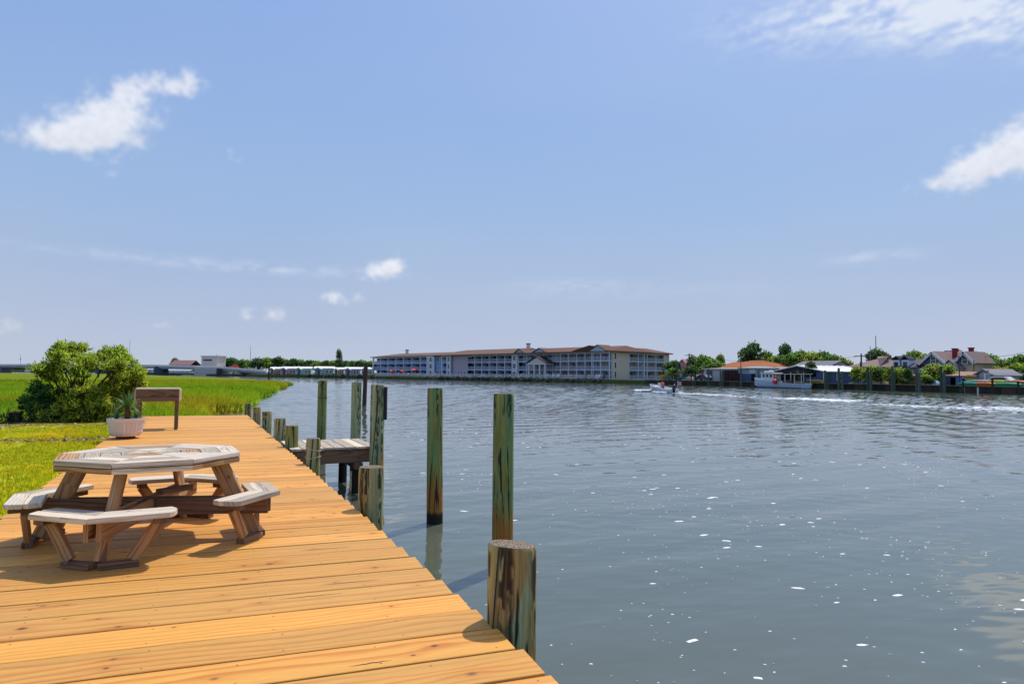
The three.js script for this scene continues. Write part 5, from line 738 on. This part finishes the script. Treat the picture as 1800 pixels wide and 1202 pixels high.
  const a = pole(1212, 118, 621, { label: 'wooden utility pole beside the pink house', r: .2, arm: 1 }), b = pole(1515, 122, 621.5, { label: 'wooden utility pole with crossarm in front of the hip roofed house', arm: 1, r: .2 }), c = pole(1677, 128, 612, { label: 'utility pole rising behind the red chimneys', arm: 1, r: .2 }), d = pole(1830, 118, 606, { label: 'utility pole at the right end of the bank', arm: 1, r: .2 });
  pole(1303, 106.5, 628, { label: 'tall street lamp pole beside the blue grey workshop', name: 'lamp_pole', cat: 'lamp pole', lamp: 1, r: .1 }); pole(1687, 106, 625, { label: 'slim dark pole in front of the low cottage', r: .1 }); pole(1513, 107, 636, { label: 'short dark pole behind the boathouse wall', r: .1 }); pole(1713, 115, 633, { label: 'slim dark pole in front of the right blue gable', r: .1 });
  pole(1541, 150, 590, { label: 'tall thin radio mast above the trees', name: 'radio_mast', cat: 'mast', r: .12, m: M(.25, .25, .28) }); pole(1531, 140, 608, { label: 'shorter thin mast left of the tall radio mast', name: 'radio_mast', cat: 'mast', r: .09, m: M(.25, .25, .28) });
  const wire = (p, q, l, sag = 1.2) => { const pts = []; for (let i = 0; i <= 14; i++) { const t = i / 14; pts.push(new THREE.Vector3(lerp(p[0], q[0], t), lerp(p[1], q[1], t) - sag * 4 * t * (1 - t), lerp(p[2], q[2], t))); } solo('overhead_wire', new THREE.TubeGeometry(new THREE.CatmullRomCurve3(pts), 24, .028, 4), M(.06, .06, .07), l, 'wire'); };
  wire(a, b, 'long overhead wire from the pink house to the hip roofed house', 1.5); wire(b, c, 'overhead wire running on to the red chimneys'); wire(c, d, 'overhead wire at the right above the gabled house'); wire([c[0], c[1] - 2.4, c[2]], [d[0], d[1] - 3.5, d[2]], 'lower overhead wire at the right above the trees');
  // trees and shrubs on the right bank
  const T = [[1182, 165, 635, 26, DG], [1186, 160, 648, 20, MG], [1216, 150, 644, 22, DG], [1218, 190, 628, 16, GG], [1240, 170, 627, 30, MG], [1256, 165, 632, 34, MG], [1266, 185, 625, 14, YG], [1235, 185, 626, 14, GG], [1322, 190, 607, 32, DG], [1307, 195, 617, 16, GG], [1344, 200, 618, 14, GG], [1382, 175, 608, 25, DG], [1352, 180, 622, 16, GG], [1362, 178, 630, 26, YG], [1372, 172, 626, 26, MG], [1396, 168, 621, 30, MG], [1412, 172, 619, 26, MG], [1428, 165, 622, 30, YG], [1446, 165, 622, 30, MG], [1464, 160, 625, 30, MG], [1480, 160, 628, 30, YG], [1425, 128, 637, 16, DG], [1545, 165, 617, 34, DG], [1555, 150, 634, 26, MG], [1572, 150, 632, 24, MG], [1595, 155, 622, 26, MG], [1612, 152, 620, 28, MG], [1626, 150, 626, 30, YG], [1640, 146, 630, 26, MG], [1735, 140, 624, 30, MG], [1748, 138, 630, 28, MG], [1760, 124, 637, 28, DG], [1775, 122, 634, 34, MG], [1790, 118, 628, 30, MG], [1803, 116, 626, 34, MG], [1798, 112, 640, 34, YG], [1762, 113, 648, 30, YG], [1776, 110, 652, 26, DG], [1752, 115, 646, 20, YG], [1786, 112, 648, 30, DG], [1815, 110, 640, 30, DG]];
  const seen = {}; T.forEach(([px, D, top, w, c]) => { const k = c === DG ? 'dark green' : c === YG ? 'yellow green' : 'mid green', zone = px < 1300 ? 'among the houses beside the hotel' : px < 1500 ? 'in the wood behind the boathouse' : px < 1660 ? 'behind the slate roofed house' : 'at the right edge of the bank'; tree('tree', k + ' leafy tree ' + zone, px, D, top, w * 1.35, c, 'trees ' + zone, { share: .88 }); });
  const H = [[1510, 114, 646, 26, YG], [1530, 114, 645, 28, YG], [1548, 113, 647, 26, MG], [1566, 113, 646, 24, YG], [1584, 113, 647, 24, YG], [1596, 112, 648, 18, DG], [1588, 107, 664, 24, DG], [1575, 108, 667, 18, MG], [1500, 108, 672, 14, YG], [1520, 108, 673, 14, YG], [1627, 106, 659, 24, YG], [1636, 106, 664, 16, DG], [1646, 112, 642, 40, YG], [1668, 111, 642, 28, YG], [1728, 108, 668, 26, YG], [1635, 113, 650, 26, DG], [1200, 118, 668, 18, YG], [1240, 108, 672, 12, YG]];
  H.forEach(([px, D, top, w, c]) => { const X = spot(px, D)[0]; const DD = X < 105.5 ? depthOn(px, 106.4) : D; tree('shrub', (c === DG ? 'dark' : c === YG ? 'yellow green' : 'green') + (w > 22 ? ' broad' : ' small') + ' shrub on the far bank ' + (px < 1300 ? 'by the hotel corner' : px < 1560 ? 'right of the boathouse' : px < 1620 ? 'near the brick shed' : 'before the gabled house'), px, DD, top, w * 1.1, c, 'shrubs on the far bank', { low: 1, cat: 'shrub' }); });
}

// ---------------------------------------------------------------- left distance: bridge, cottages, trees
{
  const conc = M(.74, .71, .70), concD = M(.45, .44, .46), A = spot(-70, 432), B = spot(482, 338), dx = B[0] - A[0], dz = B[1] - A[1], L = Math.hypot(dx, dz), turn = -Math.atan2(dz, dx);
  const sAt = (px) => { const k = bear(px), rx = SY + CY * k, rz = -CY + SY * k, ux = dx / L, uz = dz / L; return (A[0] * rz - A[1] * rx) / (uz * rx - ux * rz); };
  const Dat = (s) => { const x = A[0] + dx * s / L, z = A[1] + dz * s / L; return x * SY - z * CY; };
  const t = thing('drawbridge', 'long low concrete drawbridge crossing the water on the left horizon', 'bridge', [A[0], 0, A[1]], turn);
  const top = (px, py) => { const s = sAt(px); return [s, level(py, px, Dat(s))]; };
  const prof = [top(-60, 640.2), top(10, 640.4), top(86, 640.5), top(180, 640.8), top(285, 641.6), top(357, 643.2), top(395, 644.6), top(430, 647.2), top(478, 651.5)];
  for (let i = 0; i < prof.length - 1; i++) { const [s0, y0] = prof[i], [s1, y1] = prof[i + 1], l = Math.hypot(s1 - s0, y1 - y0), a = Math.atan2(y1 - y0, s1 - s0); part(t, 'span', mergeGeometries([box(l - .05, .9, 8, 0, -1.05, 0)]), concD, [(s0 + s1) / 2, (y0 + y1) / 2, 0], [0, 0, a]); part(t, 'parapet', box(l - .05, .85, .35, 0, -.3, 4.25), conc, [(s0 + s1) / 2, (y0 + y1) / 2, 0], [0, 0, a]); part(t, 'girder', box(l - .3, .5, .5, 0, -1.76, 3.2), M(.42, .42, .46), [(s0 + s1) / 2, (y0 + y1) / 2, 0], [0, 0, a]); }
  for (const [px, w] of [[10, 2.4], [86, 2.2], [180, 2.2], [232, 2.0], [432, 1.6], [452, 1.6]]) { const s = sAt(px), y = level(px < 300 ? 644 : 651, px, Dat(s)) - .2; part(t, 'pier', mergeGeometries([box(w, y + .6, 6.5, 0, (y - .6) / 2, 0), box(w * 1.8, 1.0, 7.5, 0, y - .5, 0)]), M(.20, .20, .23), [s, 0, 0]); }
  { const s0 = sAt(357), s1 = sAt(394), y = level(645.5, 375, Dat(s0)); const p = part(t, 'bascule_pier', box(s1 - s0, y + .6, 11, (s0 + s1) / 2, (y - .6) / 2, 0), M(.50, .47, .45)); for (let i = 1; i < 3; i++) part(p, 'ledge', box(s1 - s0 + .3, .25, 11.3, (s0 + s1) / 2, y * i / 3, 0), M(.42, .40, .38)); part(p, 'dark_panel', box(3.2, y * .8, .2, s1 + 2, y * .45, 5), M(.04, .05, .06)); }
  { const s0 = sAt(277), s1 = sAt(296), y = level(644, 286, Dat(s0)); part(t, 'round_pier', new THREE.CylinderGeometry((s1 - s0) * .42, (s1 - s0) * .5, y + .4, 16), M(.06, .08, .12), [(s0 + s1) / 2, (y - .6) / 2, 1]); part(t, 'fender', box(34, .7, 1.2, s0 + 8, .4, 7), M(.05, .05, .05)); part(t, 'fender', box(28, .7, 1.2, sAt(420), .4, 7), M(.03, .03, .035)); }
  { const s0 = sAt(347), s1 = sAt(375), D = Dat(s0), y0 = level(644, 360, D), y1 = level(626.5, 360, D); const p = part(t, 'tower_house', box(s1 - s0, y1 - y0, 6, (s0 + s1) / 2, (y0 + y1) / 2, -5.5), M(.56, .52, .46)); part(p, 'roof', box(s1 - s0 + .8, .5, 6.8, (s0 + s1) / 2, y1 + .2, -5.5), M(.60, .57, .54)); for (let i = 0; i < 4; i++) part(p, 'window', box((s1 - s0) * .13, .9, .15, s0 + (s1 - s0) * (.2 + i * .14), y1 - 1.9, -2.45), glass); }
  { const s = sAt(36), D = Dat(s), y = level(641, 36, D), l = thing('bridge_lamp', 'tall lamp post standing on the left part of the bridge', 'lamp post', [A[0] + dx * s / L, y - .4, A[1] + dz * s / L], turn); part(l, 'shaft', new THREE.CylinderGeometry(.10, .16, 6.3, 6), concD, [0, 3.15, 0]); part(l, 'arm', box(1.6, .14, .14, -.7, 6.2, 0), concD); part(l, 'sign', box(.8, 1.0, .1, .1, 3.8, .2), M(.2, .2, .22)); }
  // truck on the bridge
  { const s = sAt(412), D = Dat(s), y = level(646.3, 412, D) - .85, v = thing('red_truck', 'little red vehicle driving over the right end of the bridge', 'truck', [A[0] + dx * s / L, y + .4, A[1] + dz * s / L], turn); part(v, 'body', box(4.4, 1.0, 2.0, 0, .8, 0), M(.5, .06, .03, .4)); part(v, 'cab', box(1.6, .8, 1.9, .4, 1.7, 0), M(.45, .05, .03, .4)); for (const x of [-1.4, 1.4]) part(v, 'wheel', (() => { const c = new THREE.CylinderGeometry(.4, .4, 2.1, 12); c.rotateX(Math.PI / 2); return c; })(), M(.02, .02, .02), [x, .4, 0]); }
  // low land right of the bridge with pastel cottages
  const Dc = 312, roofW = M(.80, .80, .80, .5);
  [[478, 497, 645.6, [.64, .36, .28], 'salmon pink', 'first'], [497, 523, 645, [.58, .34, .44], 'lilac pink', 'second'], [523, 549, 645, [.36, .58, .48], 'mint green', 'third'], [555, 588, 644.6, [.34, .50, .50], 'grey teal', 'fourth'], [590, 606, 646.4, [.60, .38, .28], 'peach', 'fifth'], [608, 634, 645.8, [.40, .36, .52], 'lavender', 'sixth'], [637, 654, 646, [.66, .60, .52], 'cream', 'last']].forEach(([l, r, top, c, w, n], i) => {
    const [x, z] = spot((l + r) / 2, Dc - i * 5), D = Dc - i * 5, W = (r - l) * D / FOCAL * .97, h = level(top, (l + r) / 2, D) - LAND, t = thing('pastel_cottage', w + ' cottage with a white roof on the far bank left of the hotel', 'cottage', [x, LAND - .02, z], -YAW + .15, 'pastel cottages on the far bank'), e = h * .78, d = 6.5;
    part(t, 'wall', box(W, e, d, 0, e / 2, 0), M(...c)); part(t, 'roof', roofGeo(W, d, h - e, .35), roofW, [0, e, 0], [0, Math.PI / 2, 0]); const pw = Math.min(3.0, W * .38); part(t, 'porch_roof', roofGeo(3.2, pw, .9, .2), roofW, [-W * .28, e * .82, d / 2 + 1.2]); part(t, 'porch_gable', gableWall(pw - .1, .8, .2), M(c[0] * .6, c[1] * .7, c[2] * .9), [-W * .28, e * .84, d / 2 + 2.7]); for (const q of [-.5, .5]) part(t, 'porch_post', box(.14, e * .82, .14, -W * .28 + q * (pw - .3), e * .41, d / 2 + 2.5), trimW); part(t, 'door', box(.9, e * .7, .1, -W * .28, e * .35, d / 2 + .06), M(.12, .14, .2)); win(t, .8, 1.1, [W * .16, e * .55, d / 2 + .05], 0); win(t, .8, 1.1, [W * .36, e * .55, d / 2 + .05], 0); });
  // sheltering posts and riprap under the cottages
  const rr = rng(8), rock = new THREE.DodecahedronGeometry(.6, 0); scatter('bank_rocks', 'green brown rocks and weeds below the pastel cottages', 'riprap', rock, M(1, 1, 1, 1), 500, () => { const px = 470 + rr() * 190, D = lerp(316, 279, (px - 470) / 190) - 7 + rr() * 4, [x, z] = spot(px, D); const k = rr(); return { x, y: .1 + rr() * .9, z, ry: rr() * 6, rx: rr() * 6, s: .7 + rr() * .8, c: k < .5 ? [.05, .065, .035] : k < .8 ? [.10, .12, .04] : [.16, .12, .09] }; });
  structure('cottage_bank', slab([spot(468, 312), spot(560, 296), spot(662, 276), spot(668, 330), spot(470, 360)], -.5, LAND - .02), M(.10, .12, .04, 1), 'grassy bank the pastel cottages stand on');
  structure('bridge_bank', slab([spot(236, 470), spot(300, 440), spot(350, 420), spot(470, 352), spot(480, 520), spot(240, 620)], -.5, LAND - .03), M(.09, .13, .045, 1), 'grassy shore behind the right half of the bridge');
  // buildings and trees behind the bridge
  const bld = (name, label, px0, px1, D, eave, ridge, c, rc) => { const [x, z] = spot((px0 + px1) / 2, D), W = (px1 - px0) * D / FOCAL, e = level(eave, (px0 + px1) / 2, D) - LAND, h = level(ridge, (px0 + px1) / 2, D) - LAND, t = thing(name, label, 'building', [x, LAND - .04, z], -YAW - .2); part(t, 'wall', box(W, e, 10, 0, e / 2, 0), M(...c)); part(t, 'roof', roofGeo(W, 10, h - e, .5), M(...rc), [0, e, 0], [0, Math.PI / 2, 0]); for (let i = 0; i < 5; i++) win(t, W * .07, e * .22, [W * (-.4 + i * .2), e * .4, 5.05], 0); return t; };
  bld('red_roof_hall', 'hall with a rusty red roof behind the middle of the bridge', 305, 346, 455, 642, 633.5, [.45, .36, .34], [.27, .15, .14]); bld('white_boathouse', 'low white building under the bridge left of the tower house', 300, 345, 440, 652, 648.5, [.55, .60, .66], [.36, .42, .46]); bld('white_house', 'small pale blue house seen beneath the bridge', 255, 278, 480, 650, 646.5, [.50, .56, .66], [.40, .44, .5]);
  const W = [[240, 470, 646, 22, MG], [250, 480, 645, 20, MG], [308, 470, 630.5, 16, GG], [272, 490, 644, 12, MG], [382, 440, 628, 20, DG], [397, 430, 630, 22, MG], [411, 430, 630, 22, DG], [424, 425, 633, 20, MG], [436, 430, 634, 20, MG], [452, 420, 631, 22, DG], [468, 425, 629, 22, YG], [486, 420, 628, 24, DG], [500, 420, 632, 22, MG], [514, 415, 632, 22, DG], [530, 420, 634, 24, MG], [546, 420, 634, 24, DG], [560, 415, 635, 22, MG], [574, 415, 635, 24, DG], [590, 410, 635, 24, MG], [606, 410, 636, 24, DG], [622, 405, 635, 24, MG], [638, 400, 634, 24, DG], [650, 400, 636, 22, MG], [664, 400, 637, 22, DG]];
  W.forEach(([px, D, top, w, c]) => tree('tree', (c === DG ? 'dark green' : c === YG ? 'light green' : 'mid green') + ' tree in the wood behind the ' + (px < 350 ? 'bridge' : px < 476 ? 'right end of the bridge' : 'pastel cottages'), px, D, top, w * 1.2, c, 'trees behind the bridge and cottages', { share: .92 }));
  tree('poplar_tree', 'tall narrow dark tree rising above the wood behind the cottages', 596, 405, 613.5, 13, DG, undefined, { tall: 1, share: .96 });
  for (const [px, D, top, l] of [[227, 520, 598, 'thin radio mast beyond the bridge above the shrub'], [440, 460, 608, 'thin radio mast beyond the right end of the bridge']]) { const [x, z] = spot(px, D), y = level(top, px, D), t = thing('radio_mast', l, 'mast', [x, 0, z]); part(t, 'shaft', new THREE.CylinderGeometry(.12, .25, y, 6), M(.3, .3, .34), [0, y / 2, 0]); part(t, 'footing', box(1.5, 1.2, 1.5, 0, .6, 0), concD); }
  // speedboat far off beneath the bridge
  { const [x, z] = spot(54, 560), t = thing('cabin_cruiser', 'tiny white cabin cruiser far off beneath the bridge', 'boat', [x, 0, z], 1.2); part(t, 'hull', hullGeo(9, 3, 1.0, 1.6, .3), trimW); part(t, 'cabin', box(2, 1, 3, 0, 1.6, .5), trimW); }
  // far wooded shore on the left horizon reads as one mass
  { const list = [], r = rng(66); for (let i = 0; i < 170; i++) { const px = -60 + r() * 320, D = 900 + r() * 60, [x, z] = spot(px, D); const tall = px > 42 && px < 84 ? 6.5 : 2.2; list.push([x, 1.6 + tall * .4 * r(), z, 4.5, tall * .7, 20, [.05, .085, .03]]); } solo('far_wood', leafCloud(77, list, { len: 3.2, wid: 1.0, shell: .5, flat: .8 }), crownMat, 'distant wooded shore on the left horizon', 'wood', null, 'stuff'); }
}

// things that look alike are told apart by their order from the left, as seen from the boardwalk
{
  const ORD = ['leftmost', 'second from left', 'third from left', 'fourth from left', 'fifth from left', 'sixth from left', 'seventh from left', 'eighth from left', 'ninth from left', 'tenth from left', 'eleventh from left', 'twelfth from left', 'thirteenth from left', 'fourteenth from left', 'fifteenth from left', 'sixteenth from left', 'seventeenth from left', 'eighteenth from left', 'nineteenth from left', 'twentieth from left', 'fifth from right', 'fourth from right', 'third from right', 'second from right', 'rightmost'];
  const by = {}; for (const o of scene.children) if (o.userData.label && !o.userData.kind) (by[o.userData.label] ||= []).push(o);
  for (const [l, a] of Object.entries(by)) { if (a.length < 2 || a.length > 25) continue; const side = (o) => Math.atan2(o.position.x, -o.position.z); a.sort((p, q) => side(p) - side(q)); a.forEach((o, i) => { const w = i === a.length - 1 ? 'rightmost' : ORD[a.length === 25 || i < 20 ? i : i]; o.userData.label = w + ' ' + l; }); }
}
scene.traverse((o) => { if (o.isMesh) { o.castShadow = true; o.receiveShadow = true; } });
renderer.render(scene, camera);
